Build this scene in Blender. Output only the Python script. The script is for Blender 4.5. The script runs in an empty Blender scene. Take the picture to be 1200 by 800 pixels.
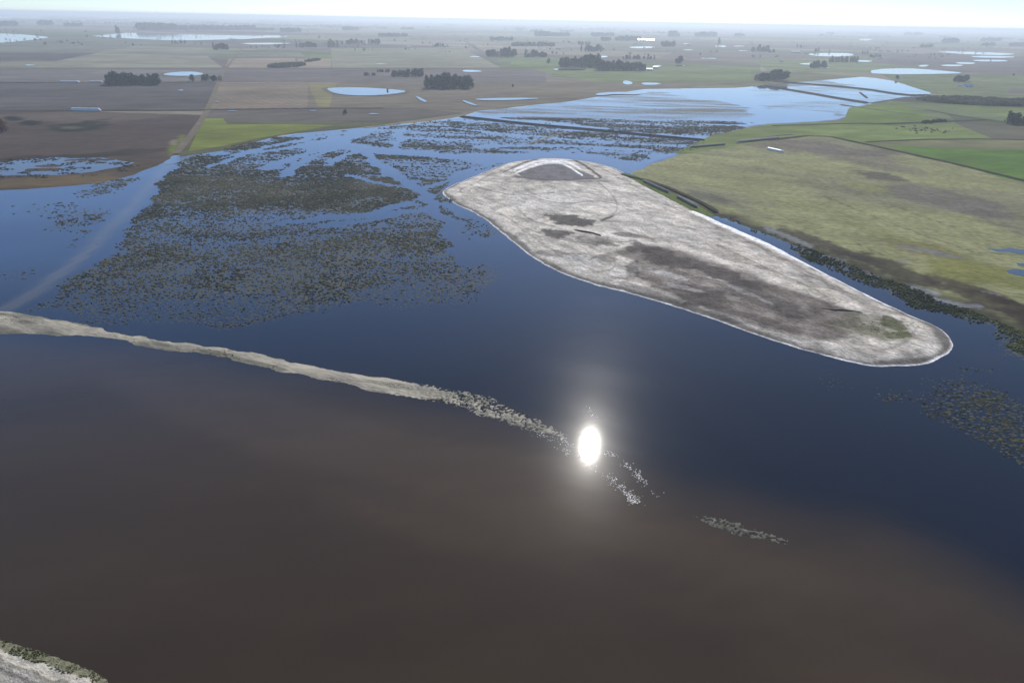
import bpy, math, random
import numpy as np

rnd = random.Random(7)
rng = np.random.default_rng(11)
S = bpy.context.scene
COL = S.collection

# ------------------------------------------------------------------ camera, sky, sun, exposure
H = 100.0
PITCH, ROLL = math.radians(25.2), math.radians(1.05)
F = 800.0                                   # focal length in pixels of a 1200 px wide frame (24 mm on 36 mm)
fw = np.array([0, math.cos(PITCH), -math.sin(PITCH)])
u0 = np.array([0, math.sin(PITCH), math.cos(PITCH)])
r0 = np.array([1.0, 0, 0])
right = r0 * math.cos(ROLL) + u0 * math.sin(ROLL)
up = u0 * math.cos(ROLL) - r0 * math.sin(ROLL)
camd = bpy.data.cameras.new('camera')
camd.lens = 24; camd.sensor_width = 36; camd.clip_end = 300000; camd.clip_start = 1
cam = bpy.data.objects.new('camera', camd); COL.objects.link(cam)
import mathutils
M = mathutils.Matrix([[right[0], up[0], -fw[0], 0], [right[1], up[1], -fw[1], 0],
                      [right[2], up[2], -fw[2], H], [0, 0, 0, 1]])
cam.matrix_world = M
S.camera = cam

def ray(px, py):
    d = fw + right * ((px - 600) / F) - up * ((py - 400) / F)
    return d / np.linalg.norm(d)

def at(px, py, z=0.0):
    """ground point that the photograph shows at this place"""
    d = ray(px, py)
    t = (z - H) / d[2]
    return np.array([d[0] * t, d[1] * t])

def proj(x, y):
    d = np.stack([x, y, np.full(np.shape(x), -H)], -1)
    q = np.maximum(d @ fw, 1.0)
    return 600 + F * (d @ right) / q, 400 - F * (d @ up) / q

def pxm(px, py):
    """metres per photo pixel at the ground point"""
    p = at(px, py)
    return float(np.dot(np.array([p[0], p[1], -H]), fw)) / F

sd_ = ray(691, 522)
sun_dir = np.array([sd_[0], sd_[1], -sd_[2]])
SUN_EL = math.asin(sun_dir[2]); SUN_AZ = math.atan2(sun_dir[0], sun_dir[1])
w = bpy.data.worlds.new('World'); S.world = w; w.use_nodes = True
nt = w.node_tree; bg = nt.nodes['Background']
sky = nt.nodes.new('ShaderNodeTexSky'); sky.sky_type = 'NISHITA'; sky.sun_disc = False
sky.sun_elevation = SUN_EL; sky.sun_rotation = SUN_AZ
sky.altitude = 100; sky.air_density = 0.7; sky.dust_density = 0.15; sky.ozone_density = 6
nt.links.new(sky.outputs[0], bg.inputs[0]); bg.inputs[1].default_value = 0.11
sl = bpy.data.lights.new('sun', 'SUN'); sl.energy = 4.0; sl.angle = math.radians(0.53); sl.color = (1, .95, .87)
so = bpy.data.objects.new('sun', sl); COL.objects.link(so)
so.rotation_euler = mathutils.Vector(sun_dir).to_track_quat('Z', 'Y').to_euler()
so.location = (0, 0, 400)
vs = S.view_settings
vs.view_transform = 'Standard'; vs.look = 'None'; vs.exposure = 0.2; vs.gamma = 1; vs.use_curve_mapping = False
S.cycles.caustics_reflective = False; S.cycles.caustics_refractive = False
S.cycles.volume_bounces = 1
K = 0.80                                    # photographed colour -> surface colour

# ------------------------------------------------------------------ helpers
def lin(c):
    c = np.asarray(c, float) / 255
    return np.where(c <= .04045, c / 12.92, ((c + .055) / 1.055) ** 2.4)

def C(r, g, b, k=1.0):
    return lin((r, g, b)) * K * k

def _hash(ix, iy, seed):
    h = (ix.astype(np.int64) * 374761393 + iy.astype(np.int64) * 668265263 + seed * 974634777) & 0xffffffff
    h = ((h ^ (h >> 13)) * 1274126177) & 0xffffffff
    h = (h ^ (h >> 16)) & 0xffffffff
    return h.astype(np.float64) / 4294967295.0

def vnoise(x, y, seed=0):
    ix = np.floor(x).astype(np.int64); iy = np.floor(y).astype(np.int64)
    fx = x - ix; fy = y - iy
    fx = fx * fx * (3 - 2 * fx); fy = fy * fy * (3 - 2 * fy)
    a = _hash(ix, iy, seed); b = _hash(ix + 1, iy, seed); c = _hash(ix, iy + 1, seed); d = _hash(ix + 1, iy + 1, seed)
    return (a * (1 - fx) + b * fx) * (1 - fy) + (c * (1 - fx) + d * fx) * fy

def fbm(x, y, s, seed=0, oct=4, ang=0.0, st=1.0):
    """0..1 noise of feature size s metres; st stretches it along direction ang"""
    ca, sa = math.cos(ang), math.sin(ang)
    u = (x * ca + y * sa) / (s * st); v = (-x * sa + y * ca) / s
    t = 0; a = 1; n = 0
    for k in range(oct):
        t = t + a * vnoise(u, v, seed + k * 17); n += a; a *= .52; u = u * 2.03 + 3.1; v = v * 2.03 + 7.7
    return t / n

def sm(a, b, x):
    t = np.clip((x - a) / (b - a), 0, 1)
    return t * t * (3 - 2 * t)

def chaikin(P, n=2, closed=True):
    P = np.asarray(P, float)
    for _ in range(n):
        Q = np.roll(P, -1, 0)
        if not closed:
            P, Q, e0, e1 = P[:-1], P[1:], P[0], P[-1]
        R = np.empty((len(P) * 2, 2)); R[0::2] = P * .75 + Q * .25; R[1::2] = P * .25 + Q * .75
        if not closed: R = np.vstack([e0, R, e1])
        P = R
    return P

def wpoly(px, n=2):
    P = np.array([at(*p) for p in px])
    return chaikin(P, n) if n else P

def wline(px, n=2):
    return chaikin(np.array([at(*p) for p in px]), n, False)

def segdist(x, y, A, B):
    """distance from points to segments A[i]-B[i]"""
    best = np.full(x.shape, 1e18)
    for a, b in zip(A, B):
        d = b - a; L = d @ d + 1e-12
        t = np.clip(((x - a[0]) * d[0] + (y - a[1]) * d[1]) / L, 0, 1)
        best = np.minimum(best, (x - a[0] - t * d[0]) ** 2 + (y - a[1] - t * d[1]) ** 2)
    return np.sqrt(best)

def inside(x, y, P):
    r = np.zeros(x.shape, bool)
    Q = np.roll(P, -1, 0)
    for a, b in zip(P, Q):
        if a[1] == b[1]: continue
        c = ((a[1] > y) != (b[1] > y)) & (x < (b[0] - a[0]) * (y - a[1]) / (b[1] - a[1]) + a[0])
        r ^= c
    return r

def sdist(x, y, P):
    """signed distance, positive inside"""
    d = segdist(x, y, P, np.roll(P, -1, 0))
    return np.where(inside(x, y, P), d, -d)

def linedist(x, y, L):
    return segdist(x, y, L[:-1], L[1:])

def mesh_np(name, V, Fq, mat, cols=None, smooth=False, parent=None, n=4):
    me = bpy.data.meshes.new(name)
    V = np.asarray(V, np.float32); Fq = np.asarray(Fq, np.int32)
    me.vertices.add(len(V)); me.vertices.foreach_set('co', V.ravel())
    me.loops.add(Fq.size); me.loops.foreach_set('vertex_index', Fq.ravel())
    me.polygons.add(len(Fq)); me.polygons.foreach_set('loop_start', np.arange(0, Fq.size, n, dtype=np.int32))
    me.polygons.foreach_set('loop_total', np.full(len(Fq), n, np.int32))
    if smooth: me.polygons.foreach_set('use_smooth', np.ones(len(Fq), bool))
    if cols is not None:
        a = me.color_attributes.new('tint', 'FLOAT_COLOR', 'POINT')
        c = np.ones((len(V), 4), np.float32); c[:, :cols.shape[1]] = cols
        a.data.foreach_set('color', c.ravel())
    me.update(calc_edges=True); me.validate()
    me.materials.append(mat)
    o = bpy.data.objects.new(name, me); COL.objects.link(o)
    if parent: o.parent = parent
    return o

def struct(o): o['kind'] = 'structure'; return o
def stuff(o, label, cat):
    o['kind'] = 'stuff'; o['label'] = label; o['category'] = cat; return o
def tag(o, label, cat, group=None):
    o['label'] = label; o['category'] = cat
    if group: o['group'] = group
    return o

# ------------------------------------------------------------------ materials
def newmat(name):
    m = bpy.data.materials.new(name); m.use_nodes = True
    return m, m.node_tree, m.node_tree.nodes, m.node_tree.links, m.node_tree.nodes['Principled BSDF']

def noise_node(N, L, scale, detail=6, rough=.6, vec=None, stretch=None):
    n = N.new('ShaderNodeTexNoise'); n.inputs['Scale'].default_value = scale
    n.inputs['Detail'].default_value = detail; n.inputs['Roughness'].default_value = rough
    if vec is not None:
        src = vec
        if stretch:
            mp = N.new('ShaderNodeMapping'); mp.vector_type = 'TEXTURE'
            mp.inputs['Rotation'].default_value = (0, 0, stretch[0]); mp.inputs['Scale'].default_value = (stretch[1], 1, 1)
            L.new(vec, mp.inputs[0]); src = mp.outputs[0]
        L.new(src, n.inputs['Vector'])
    return n

def land_mat(name, fine=.25, fine_c=.5, coarse=.03, coarse_c=.35, ang=0, st=1.0, bump=.3, rough=.95, lines=None, spec=.02):
    m, T, N, L, B = newmat(name)
    B.inputs['Roughness'].default_value = rough; B.inputs['Specular IOR Level'].default_value = spec
    at_ = N.new('ShaderNodeVertexColor'); at_.layer_name = 'tint'
    g = N.new('ShaderNodeNewGeometry')
    n1 = noise_node(N, L, fine, 5, .65, g.outputs['Position'], (ang, st))
    n2 = noise_node(N, L, coarse, 6, .6, g.outputs['Position'], (ang, max(1, st * .7)))
    def mr(n, c):
        r = N.new('ShaderNodeMapRange'); r.inputs[1].default_value = .3; r.inputs[2].default_value = .7
        r.inputs[3].default_value = 1 - c; r.inputs[4].default_value = 1 + c * .9
        L.new(n, r.inputs[0]); return r.outputs[0]
    mu = N.new('ShaderNodeMath'); mu.operation = 'MULTIPLY'
    L.new(mr(n1.outputs[0], fine_c), mu.inputs[0]); L.new(mr(n2.outputs[0], coarse_c), mu.inputs[1])
    out = mu.outputs[0]
    if lines:
        mp = N.new('ShaderNodeMapping'); mp.vector_type = 'TEXTURE'; mp.inputs['Rotation'].default_value = (0, 0, lines[0])
        L.new(g.outputs['Position'], mp.inputs[0])
        wv = N.new('ShaderNodeTexWave'); wv.inputs['Scale'].default_value = lines[1]; wv.inputs['Distortion'].default_value = 1.5
        wv.inputs['Detail'].default_value = 2; wv.inputs['Detail Scale'].default_value = .3
        L.new(mp.outputs[0], wv.inputs[0])
        m2 = N.new('ShaderNodeMath'); m2.operation = 'MULTIPLY'; L.new(out, m2.inputs[0])
        L.new(mr(wv.outputs['Fac'], lines[2]), m2.inputs[1]); out = m2.outputs[0]
    vm = N.new('ShaderNodeVectorMath'); vm.operation = 'SCALE'
    L.new(at_.outputs['Color'], vm.inputs[0]); L.new(out, vm.inputs['Scale'])
    L.new(vm.outputs[0], B.inputs['Base Color'])
    b = N.new('ShaderNodeBump'); b.inputs['Strength'].default_value = bump; b.inputs['Distance'].default_value = .6
    L.new(n1.outputs[0], b.inputs['Height']); L.new(b.outputs[0], B.inputs['Normal'])
    return m

def plain(name, col, rough=.8, spec=.2, var=.25, scale=1.5, metal=0):
    m, T, N, L, B = newmat(name)
    g = N.new('ShaderNodeNewGeometry')
    n = noise_node(N, L, scale, 4, .6, g.outputs['Position'])
    mx = N.new('ShaderNodeMix'); mx.data_type = 'RGBA'
    mx.inputs[6].default_value = (*(np.array(col) * (1 - var)), 1); mx.inputs[7].default_value = (*(np.array(col) * (1 + var)), 1)
    L.new(n.outputs[0], mx.inputs[0]); L.new(mx.outputs[2], B.inputs['Base Color'])
    B.inputs['Roughness'].default_value = rough; B.inputs['Specular IOR Level'].default_value = spec
    B.inputs['Metallic'].default_value = metal
    return m

def water_mat(name, veg=False, rough=.030, col=None):
    """silty water: body colour from the 'tint' attribute, a mirror-smooth surface with a light breeze film"""
    m, T, N, L, B = newmat(name)
    g = N.new('ShaderNodeNewGeometry')
    B.inputs['IOR'].default_value = 1.333; B.inputs['Roughness'].default_value = rough
    n0 = noise_node(N, L, .012, 6, .6, g.outputs['Position'], (.2, 3))
    if col is None:
        at_ = N.new('ShaderNodeVertexColor'); at_.layer_name = 'tint'; src = at_.outputs['Color']
    else:
        rg = N.new('ShaderNodeRGB'); rg.outputs[0].default_value = (*col, 1); src = rg.outputs[0]
    r = N.new('ShaderNodeMapRange'); r.inputs[1].default_value = .3; r.inputs[2].default_value = .7
    r.inputs[3].default_value = .72; r.inputs[4].default_value = 1.28; L.new(n0.outputs[0], r.inputs[0])
    vm = N.new('ShaderNodeVectorMath'); vm.operation = 'SCALE'; L.new(src, vm.inputs[0]); L.new(r.outputs[0], vm.inputs['Scale'])
    L.new(vm.outputs[0], B.inputs['Base Color'])
    # gentle ripples
    n1 = noise_node(N, L, .9, 3, .5, g.outputs['Position'], (.3, 2.5))
    b = N.new('ShaderNodeBump'); b.inputs['Strength'].default_value = .004; b.inputs['Distance'].default_value = .3
    L.new(n1.outputs[0], b.inputs['Height'])
    L.new(b.outputs[0], B.inputs['Normal'])
    # wind film: a rougher share of the surface
    B2 = N.new('ShaderNodeBsdfPrincipled'); B2.inputs['IOR'].default_value = 1.333; B2.inputs['Roughness'].default_value = .21
    L.new(vm.outputs[0], B2.inputs['Base Color'])
    mx = N.new('ShaderNodeMixShader')
    nw = noise_node(N, L, .05, 5, .6, g.outputs['Position'], (-.4, 5))
    rw = N.new('ShaderNodeMapRange'); rw.inputs[1].default_value = .36; rw.inputs[2].default_value = .66; rw.inputs[3].default_value = .019; rw.inputs[4].default_value = .028
    L.new(nw.outputs[0], rw.inputs[0]); L.new(rw.outputs[0], mx.inputs[0])
    L.new(B.outputs[0], mx.inputs[1]); L.new(B2.outputs[0], mx.inputs[2])
    outp = N['Material Output']
    last = mx.outputs[0]
    if veg:                                 # water weed reaching the surface, share given by tint alpha
        D = N.new('ShaderNodeBsdfPrincipled'); D.inputs['Roughness'].default_value = .9; D.inputs['Specular IOR Level'].default_value = .1
        nc = noise_node(N, L, .05, 5, .6, g.outputs['Position'])
        mc = N.new('ShaderNodeMix'); mc.data_type = 'RGBA'
        mc.inputs[6].default_value = (*C(66, 69, 60), 1); mc.inputs[7].default_value = (*C(104, 103, 86), 1)
        L.new(nc.outputs[0], mc.inputs[0]); L.new(mc.outputs[2], D.inputs['Base Color'])
        n3 = noise_node(N, L, .8, 5, .62, g.outputs['Position'], (.1, 1.7))
        a2 = N.new('ShaderNodeVertexColor'); a2.layer_name = 'tint'
        mp = N.new('ShaderNodeMapping'); mp.vector_type = 'TEXTURE'; mp.inputs['Scale'].default_value = (1.5, 1, 1); mp.inputs['Rotation'].default_value = (0, 0, .1)
        L.new(g.outputs['Position'], mp.inputs[0])
        vo = N.new('ShaderNodeTexVoronoi'); vo.voronoi_dimensions = '2D'; vo.inputs['Scale'].default_value = .75; L.new(mp.outputs[0], vo.inputs['Vector'])
        def ma(op, a, b):
            q = N.new('ShaderNodeMath'); q.operation = op
            for i_, v_ in enumerate((a, b)):
                if isinstance(v_, (int, float)): q.inputs[i_].default_value = v_
                else: L.new(v_, q.inputs[i_])
            return q.outputs[0]
        t1 = ma('MULTIPLY', ma('SUBTRACT', a2.outputs['Alpha'], .65), 1.5)
        t2 = ma('SUBTRACT', .46, vo.outputs['Distance'])
        t3 = ma('MULTIPLY', ma('SUBTRACT', n3.outputs[0], .5), 1.1)
        ad = N.new('ShaderNodeMath'); ad.operation = 'ADD'; L.new(ma('ADD', t1, t2), ad.inputs[0]); L.new(t3, ad.inputs[1])
        mr = N.new('ShaderNodeMapRange'); mr.inputs[1].default_value = 0; mr.inputs[2].default_value = .08
        L.new(ad.outputs[0], mr.inputs[0])
        m3 = N.new('ShaderNodeMixShader'); L.new(mr.outputs[0], m3.inputs[0]); L.new(last, m3.inputs[1]); L.new(D.outputs[0], m3.inputs[2])
        last = m3.outputs[0]
    L.new(last, outp.inputs['Surface'])
    return m

# ------------------------------------------------------------------ ground as one sheet of field parcels out to the horizon
def ground_sheet():
    a = math.radians(-17)
    V = []; Q = []; cc = []
    pal = [C(122, 116, 110), C(112, 106, 102), C(104, 100, 98), C(128, 128, 112), C(116, 122, 96), C(108, 122, 84),
           C(132, 126, 116), C(98, 94, 92), C(120, 126, 104), C(136, 132, 120), C(104, 112, 92), C(96, 104, 78)]
    R = random.Random(5)
    v = -3000.0
    while v < 52000:
        h = R.uniform(220, 620) * (1 if v < 12000 else 1.6)
        u = -60000.0 if v > 15000 else -26000.0
        end = -u
        while u < end:
            wd = R.uniform(350, 1300) * (1 if v < 12000 else 2)
            if abs(u) < wd * 20 or v > 3000 or True:
                c = pal[R.randrange(len(pal))] * R.uniform(.8, 1.25) * np.array([1.2, 1.14, 1.0])
                i = len(V)
                for (du, dv) in ((0, 0), (wd, 0), (wd, h), (0, h)):
                    uu, vv = u + du, v + dv
                    V.append((uu * math.cos(a) - vv * math.sin(a), uu * math.sin(a) + vv * math.cos(a), 0)); cc.append(c)
                Q.append((i, i + 1, i + 2, i + 3))
            u += wd
        v += h
    return struct(mesh_np('ground', V, Q, land_mat('field soil', .02, .25, .004, .3, math.radians(-17), 2, .1), np.array(cc)))
ground_sheet()

# ------------------------------------------------------------------ generic land / sheet builders
def land(name, P, pitch, top, slope, colf, mat, amp=1.0, ns=12.0, base=0.0, seed=1, hf=None, smooth=True, cut=-.12, oct=4):
    """P world outline.  Height grows inwards from the outline; the shore is where it passes the water level"""
    mn = P.min(0) - pitch * 4; mxx = P.max(0) + pitch * 4
    nx = int((mxx[0] - mn[0]) / pitch) + 2; ny = int((mxx[1] - mn[1]) / pitch) + 2
    X, Y = np.meshgrid(mn[0] + np.arange(nx) * pitch, mn[1] + np.arange(ny) * pitch)
    x = X.ravel(); y = Y.ravel()
    sd = sdist(x, y, P)
    sdn = sd + (fbm(x, y, ns, seed, oct) - .5) * 2 * amp
    z = np.clip(sdn * slope, -.45, top)
    if hf is not None: z = z + hf(x, y, sdn)
    z = z + base
    keep = z > cut + base
    kq = keep.reshape(ny, nx)
    kq = kq[:-1, :-1] | kq[1:, :-1] | kq[:-1, 1:] | kq[1:, 1:]
    idx = np.arange(nx * ny).reshape(ny, nx)
    a = idx[:-1, :-1][kq]; b = idx[:-1, 1:][kq]; c = idx[1:, 1:][kq]; d = idx[1:, :-1][kq]
    Q = np.stack([a, b, c, d], 1)
    used = np.unique(Q); rem = np.full(nx * ny, -1); rem[used] = np.arange(len(used))
    cols = colf(x[used], y[used], sdn[used])
    V = np.stack([x[used], y[used], z[used]], 1)
    print(name, len(Q))
    return mesh_np(name, V, rem[Q], mat, np.clip(cols, 0, 1), smooth)

def sheet(name, px, z, mat, col, jit=0.0, n=0, step=None, kind='structure'):
    """thin flat patch following a (jittered) outline"""
    P = wpoly(px, n)
    if step:
        out = []
        for a, b in zip(P, np.roll(P, -1, 0)):
            k = max(1, int(np.linalg.norm(b - a) / step))
            for t in range(k): out.append(a + (b - a) * t / k)
        P = np.array(out)
        ph = rnd.randrange(1000)
        P = P + np.stack([(fbm(P[:, 0], P[:, 1], step * 3, ph, 3) - .5), (fbm(P[:, 0], P[:, 1], step * 3, ph + 50, 3) - .5)], 1) * 2 * jit
    me = bpy.data.meshes.new(name)
    tri = mathutils.geometry.tessellate_polygon([[mathutils.Vector((p[0], p[1], 0)) for p in P]])
    return struct(mesh_np(name, np.column_stack([P, np.full(len(P), z)]), np.array(tri), mat,
                          np.tile(np.asarray(col, float), (len(P), 1)), n=3))

def blobs(x, y, c, L):
    """irregular patches of other soil or growth: (photo x, y, half width, half height, angle, colour, strength)"""
    U, W_ = proj(x, y)
    for k, (px, py, ra, rb, an, col, s) in enumerate(L):
        m = pxm(px, py); an = math.radians(an)
        u = ((U - px) * math.cos(an) + (W_ - py) * math.sin(an)) / ra
        v = (-(U - px) * math.sin(an) + (W_ - py) * math.cos(an)) / rb
        near = (np.abs(u) < 2.2) & (np.abs(v) < 2.2)
        if not near.any(): continue
        xn, yn = x[near], y[near]
        d = np.sqrt(u[near] ** 2 + v[near] ** 2) + (fbm(xn, yn, max(ra * m * .3, 3), 300 + k, 6) - .5) * 1.1
        f = (1 - sm(.72, 1.02, d)) * s
        c[near] = c[near] * (1 - f[:, None]) + np.asarray(col)[None] * f[:, None]
    return c

def strokes(x, y, c, L):
    """narrow bands traced along lines: (photo points, half width px, colour, strength)"""
    U, W_ = proj(x, y)
    for pts, w_, col, s in L:
        P = chaikin(np.array(pts, float), 2, False)
        d = linedist(U, W_, P) + (fbm(x, y, 2.5, 501, 3) - .5) * w_ * .9
        f = ((1 - sm(w_ * .7, w_ * 1.25, d)) * s)[:, None]
        c = c * (1 - f) + np.asarray(col)[None] * f
    return c

# ------------------------------------------------------------------ far fields traced as parcels
soil = land_mat('dry pasture', .05, .28, .008, .3, .3, 2.5, .1)
crop = land_mat('stubble rows', .05, .2, .008, .25, .3, 2, .1, lines=(math.radians(-20), .03, .28))
_z = [0.03]
def parcel(px, col, mat=None, jit=0, k=1.0):
    _z[0] += .012
    return sheet('field', px, _z[0], mat or soil, C(*col) * np.array([1.16, 1.10, .98]) * k, jit, 0, 60 if jit else None)
parcel([(-80, 45), (-80, 53), (160, 55), (230, 50), (120, 44)], (112, 120, 110), jit=6)
parcel([(-80, 53), (-80, 62), (110, 62), (160, 54)], (122, 124, 116), jit=5)
parcel([(-80, 62), (-80, 71), (68, 71), (110, 62)], (92, 92, 92), jit=3)
parcel([(65, 72), (112, 63), (160, 54), (250, 58), (244, 67), (388, 69), (388, 57), (300, 53), (262, 80), (-80, 80), (-80, 74)][:5] + [(262, 80), (-80, 80), (-80, 73)], (140, 140, 126))
parcel([(115, 63), (244, 66), (360, 68), (352, 62), (170, 60)], (124, 128, 120))
parcel([(-80, 80.5), (262, 80.5), (255, 96.5), (-80, 97)], (118, 116, 116))
parcel([(-80, 97.5), (254, 97), (242, 129), (-80, 130)], (92, 90, 92))
parcel([(268, 69), (346, 68), (346, 80), (264, 80)], (150, 140, 126), crop)
parcel([(349, 69), (388, 69), (388, 80), (349, 80)], (150, 140, 126), crop)
parcel([(388, 57), (540, 56), (588, 80), (389, 80)], (136, 138, 122))
parcel([(266, 81), (640, 81), (640, 96.5), (258, 97)], (112, 108, 108))
parcel([(258, 97.5), (362, 97.5), (372, 112), (360, 128), (245, 129)], (132, 122, 110), crop)
parcel([(362, 98), (700, 96), (640, 118), (600, 126), (545, 132), (470, 130), (360, 128)], (116, 110, 100), jit=4)
parcel([(362, 98), (395, 98), (385, 126), (372, 125)], (132, 128, 92), jit=3)
parcel([(243, 129), (360, 127), (480, 126), (545, 133), (470, 143), (236, 144)], (98, 94, 90), jit=3)
parcel([(236, 144), (330, 144), (470, 143), (432, 149), (330, 158), (265, 176), (210, 184)], (94, 98, 72), jit=3)
parcel([(238, 139), (262, 139), (268, 146), (330, 146), (390, 147), (340, 156), (300, 163), (262, 172), (222, 178)], (122, 134, 62), jit=5)
parcel([(640, 97), (760, 88), (820, 90), (860, 99), (760, 104), (660, 120), (560, 129)], (118, 112, 98), jit=5)
parcel([(640, 90), (760, 84), (930, 84), (1010, 90), (940, 96), (860, 100), (740, 98)], (112, 116, 88), jit=5)
parcel([(600, 66), (650, 68), (668, 83), (760, 82), (880, 80), (884, 94), (760, 96), (700, 97), (640, 85), (598, 75)], (112, 128, 84), jit=5)
parcel([(885, 70), (1010, 68), (1060, 72), (1090, 84), (1010, 86), (900, 84)], (118, 130, 92), jit=5)
parcel([(1010, 72), (1090, 62), (1300, 74), (1300, 90), (1140, 86)], (110, 104, 104))
parcel([(1030, 86), (1140, 86), (1300, 92), (1300, 118), (1200, 118), (1095, 110), (1050, 96)], (112, 122, 88), jit=4)
parcel([(1185, 104), (1300, 108), (1300, 114), (1180, 110)], (112, 106, 106))
parcel([(1015, 121), (1060, 114), (1120, 112), (1220, 118), (1300, 124), (1300, 132), (1180, 126), (1090, 123)], (82, 82, 78), jit=3)
parcel([(790, 180), (835, 158), (900, 146), (990, 142), (996, 127), (1045, 119), (1300, 132), (1300, 250), (1160, 212), (1030, 182), (960, 170), (860, 180)], (112, 126, 76), jit=2)
parcel([(1002, 127), (1045, 123), (1110, 134), (1128, 142), (985, 145)], (108, 130, 62))
parcel([(1045, 119), (1110, 126), (1250, 148), (1250, 162), (1150, 150), (1100, 140)], (110, 122, 88), jit=2)
parcel([(1108, 133), (1300, 158), (1300, 168), (1120, 142)], (92, 98, 74), jit=2)
parcel([(1110, 140), (1300, 160), (1300, 184), (1200, 178), (1130, 150)], (96, 96, 82), jit=3)
parcel([(905, 149), (1030, 146), (1110, 158), (1150, 162), (1010, 167), (960, 158)], (114, 132, 76))
parcel([(1015, 167), (1160, 163), (1300, 172), (1300, 190), (1130, 180), (1040, 172)], (122, 124, 92), jit=2)
parcel([(1040, 171), (1120, 175), (1300, 178), (1300, 244), (1160, 206)], (98, 132, 58), jit=2)

# ------------------------------------------------------------------ the flooded basin
lake_px = [(-700, 1250), (-700, 330), (-200, 222), (0, 205), (150, 196), (190, 190), (204, 182), (232, 180), (265, 176), (330, 158),
           (400, 151), (440, 148), (500, 143), (545, 136), (562, 129), (600, 126.5), (650, 120), (690, 113), (720, 105), (800, 104), (885, 103),
           (905, 95), (938, 90), (990, 88.5), (1040, 93), (1085, 104), (1095, 110), (1068, 116), (1018, 121), (1004, 128), (990, 140), (940, 144),
           (890, 146), (866, 152), (842, 158), (826, 168), (800, 180), (745, 200), (790, 236), (870, 262), (1000, 310), (1200, 385), (1500, 480), (2000, 560), (2000, 1250)]
LAKE = wpoly(lake_px, 1)

def wp(px): return wpoly(px, 0)
VEG = [  # painter's order: outline, share of the water covered by weed
    ([(205, 192), (265, 178), (330, 161), (430, 151), (545, 139), (700, 151), (826, 166), (790, 178), (730, 186), (650, 176), (590, 182), (520, 213), (532, 250), (530, 290), (500, 325), (400, 350), (300, 372), (180, 385), (100, 374), (20, 360), (75, 322), (140, 262), (170, 230)], .50),
    ([(430, 151), (545, 139), (700, 151), (826, 166), (790, 178), (730, 184), (650, 174), (560, 178), (460, 172)], .42),
    ([(290, 168), (430, 150), (440, 160), (360, 200), (300, 196), (250, 190)], .38),
    ([(400, 172), (560, 180), (640, 178), (560, 205), (500, 214), (450, 200)], .42),
    ([(560, 128), (700, 114), (770, 108), (880, 125), (870, 150), (830, 162), (700, 148), (560, 136)], .50),
    ([(880, 104), (1000, 102), (1090, 108), (1000, 128), (900, 128)], .26),
    ([(195, 202), (260, 186), (330, 192), (400, 190), (470, 200), (490, 235), (440, 256), (340, 252), (210, 247), (178, 228)], .64),
    ([(206, 184), (235, 179), (266, 177), (330, 161), (350, 164), (300, 184), (245, 202), (198, 208)], .66),
    ([(188, 248), (330, 255), (420, 258), (500, 240), (470, 262), (380, 285), (200, 278), (150, 290)], .36),
    ([(120, 300), (230, 288), (300, 290), (400, 290), (520, 262), (525, 285), (470, 300), (500, 322), (430, 342), (330, 345), (220, 332), (90, 345)], .50),
    ([(60, 342), (150, 332), (260, 345), (350, 345), (200, 366), (160, 378), (30, 362)], .36),
    ([(90, 262), (120, 248), (152, 236), (154, 250), (135, 268), (85, 264)], .56),
    ([(100, 226), (140, 212), (180, 206), (176, 214), (140, 225), (110, 229)], .46),
    ([(10, 240), (60, 230), (140, 246), (70, 275), (20, 262)], .34),
    ([(80, 275), (120, 280), (110, 292), (60, 300), (70, 283)], .30),
    ([(0, 320), (50, 318), (40, 335), (0, 340)], .33),
    ([(420, 345), (470, 300), (530, 300), (580, 335), (520, 368), (430, 366)], .38),
    ([(535, 262), (555, 265), (585, 275), (570, 280), (545, 272)], .46),
    ([(510, 235), (540, 248), (525, 255), (505, 242)], .46),
    ([(1084, 462), (1130, 455), (1180, 468), (1290, 510), (1290, 600), (1190, 545), (1150, 515), (1090, 490)], .36),
    ([(965, 430), (1020, 438), (1072, 468), (1060, 480), (1000, 462)], .22),
    ([(1150, 430), (1240, 450), (1200, 462), (1140, 445)], .34),
    ([(820, 244), (870, 262), (930, 296), (1000, 325), (1080, 362), (1200, 412), (1420, 500), (1420, 440), (1200, 378), (1100, 342), (1000, 308), (930, 280)], .60),
    ([(690, 152), (760, 140), (800, 131), (880, 134), (870, 150), (832, 160), (760, 158)], .46),
    ([(600, 130), (660, 120), (760, 116), (700, 126), (640, 133), (560, 136)], .47),
    ([(940, 118), (1004, 120), (1000, 132), (985, 138), (960, 130), (900, 128)], .46),
    ([(905, 94), (940, 91), (1010, 101), (930, 102), (880, 102)], .52),
    ([(700, 186), (745, 190), (800, 178), (830, 166), (850, 158), (800, 174), (720, 183)], .56),
]
VEG = [(wp(p), v) for p, v in VEG]
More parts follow.
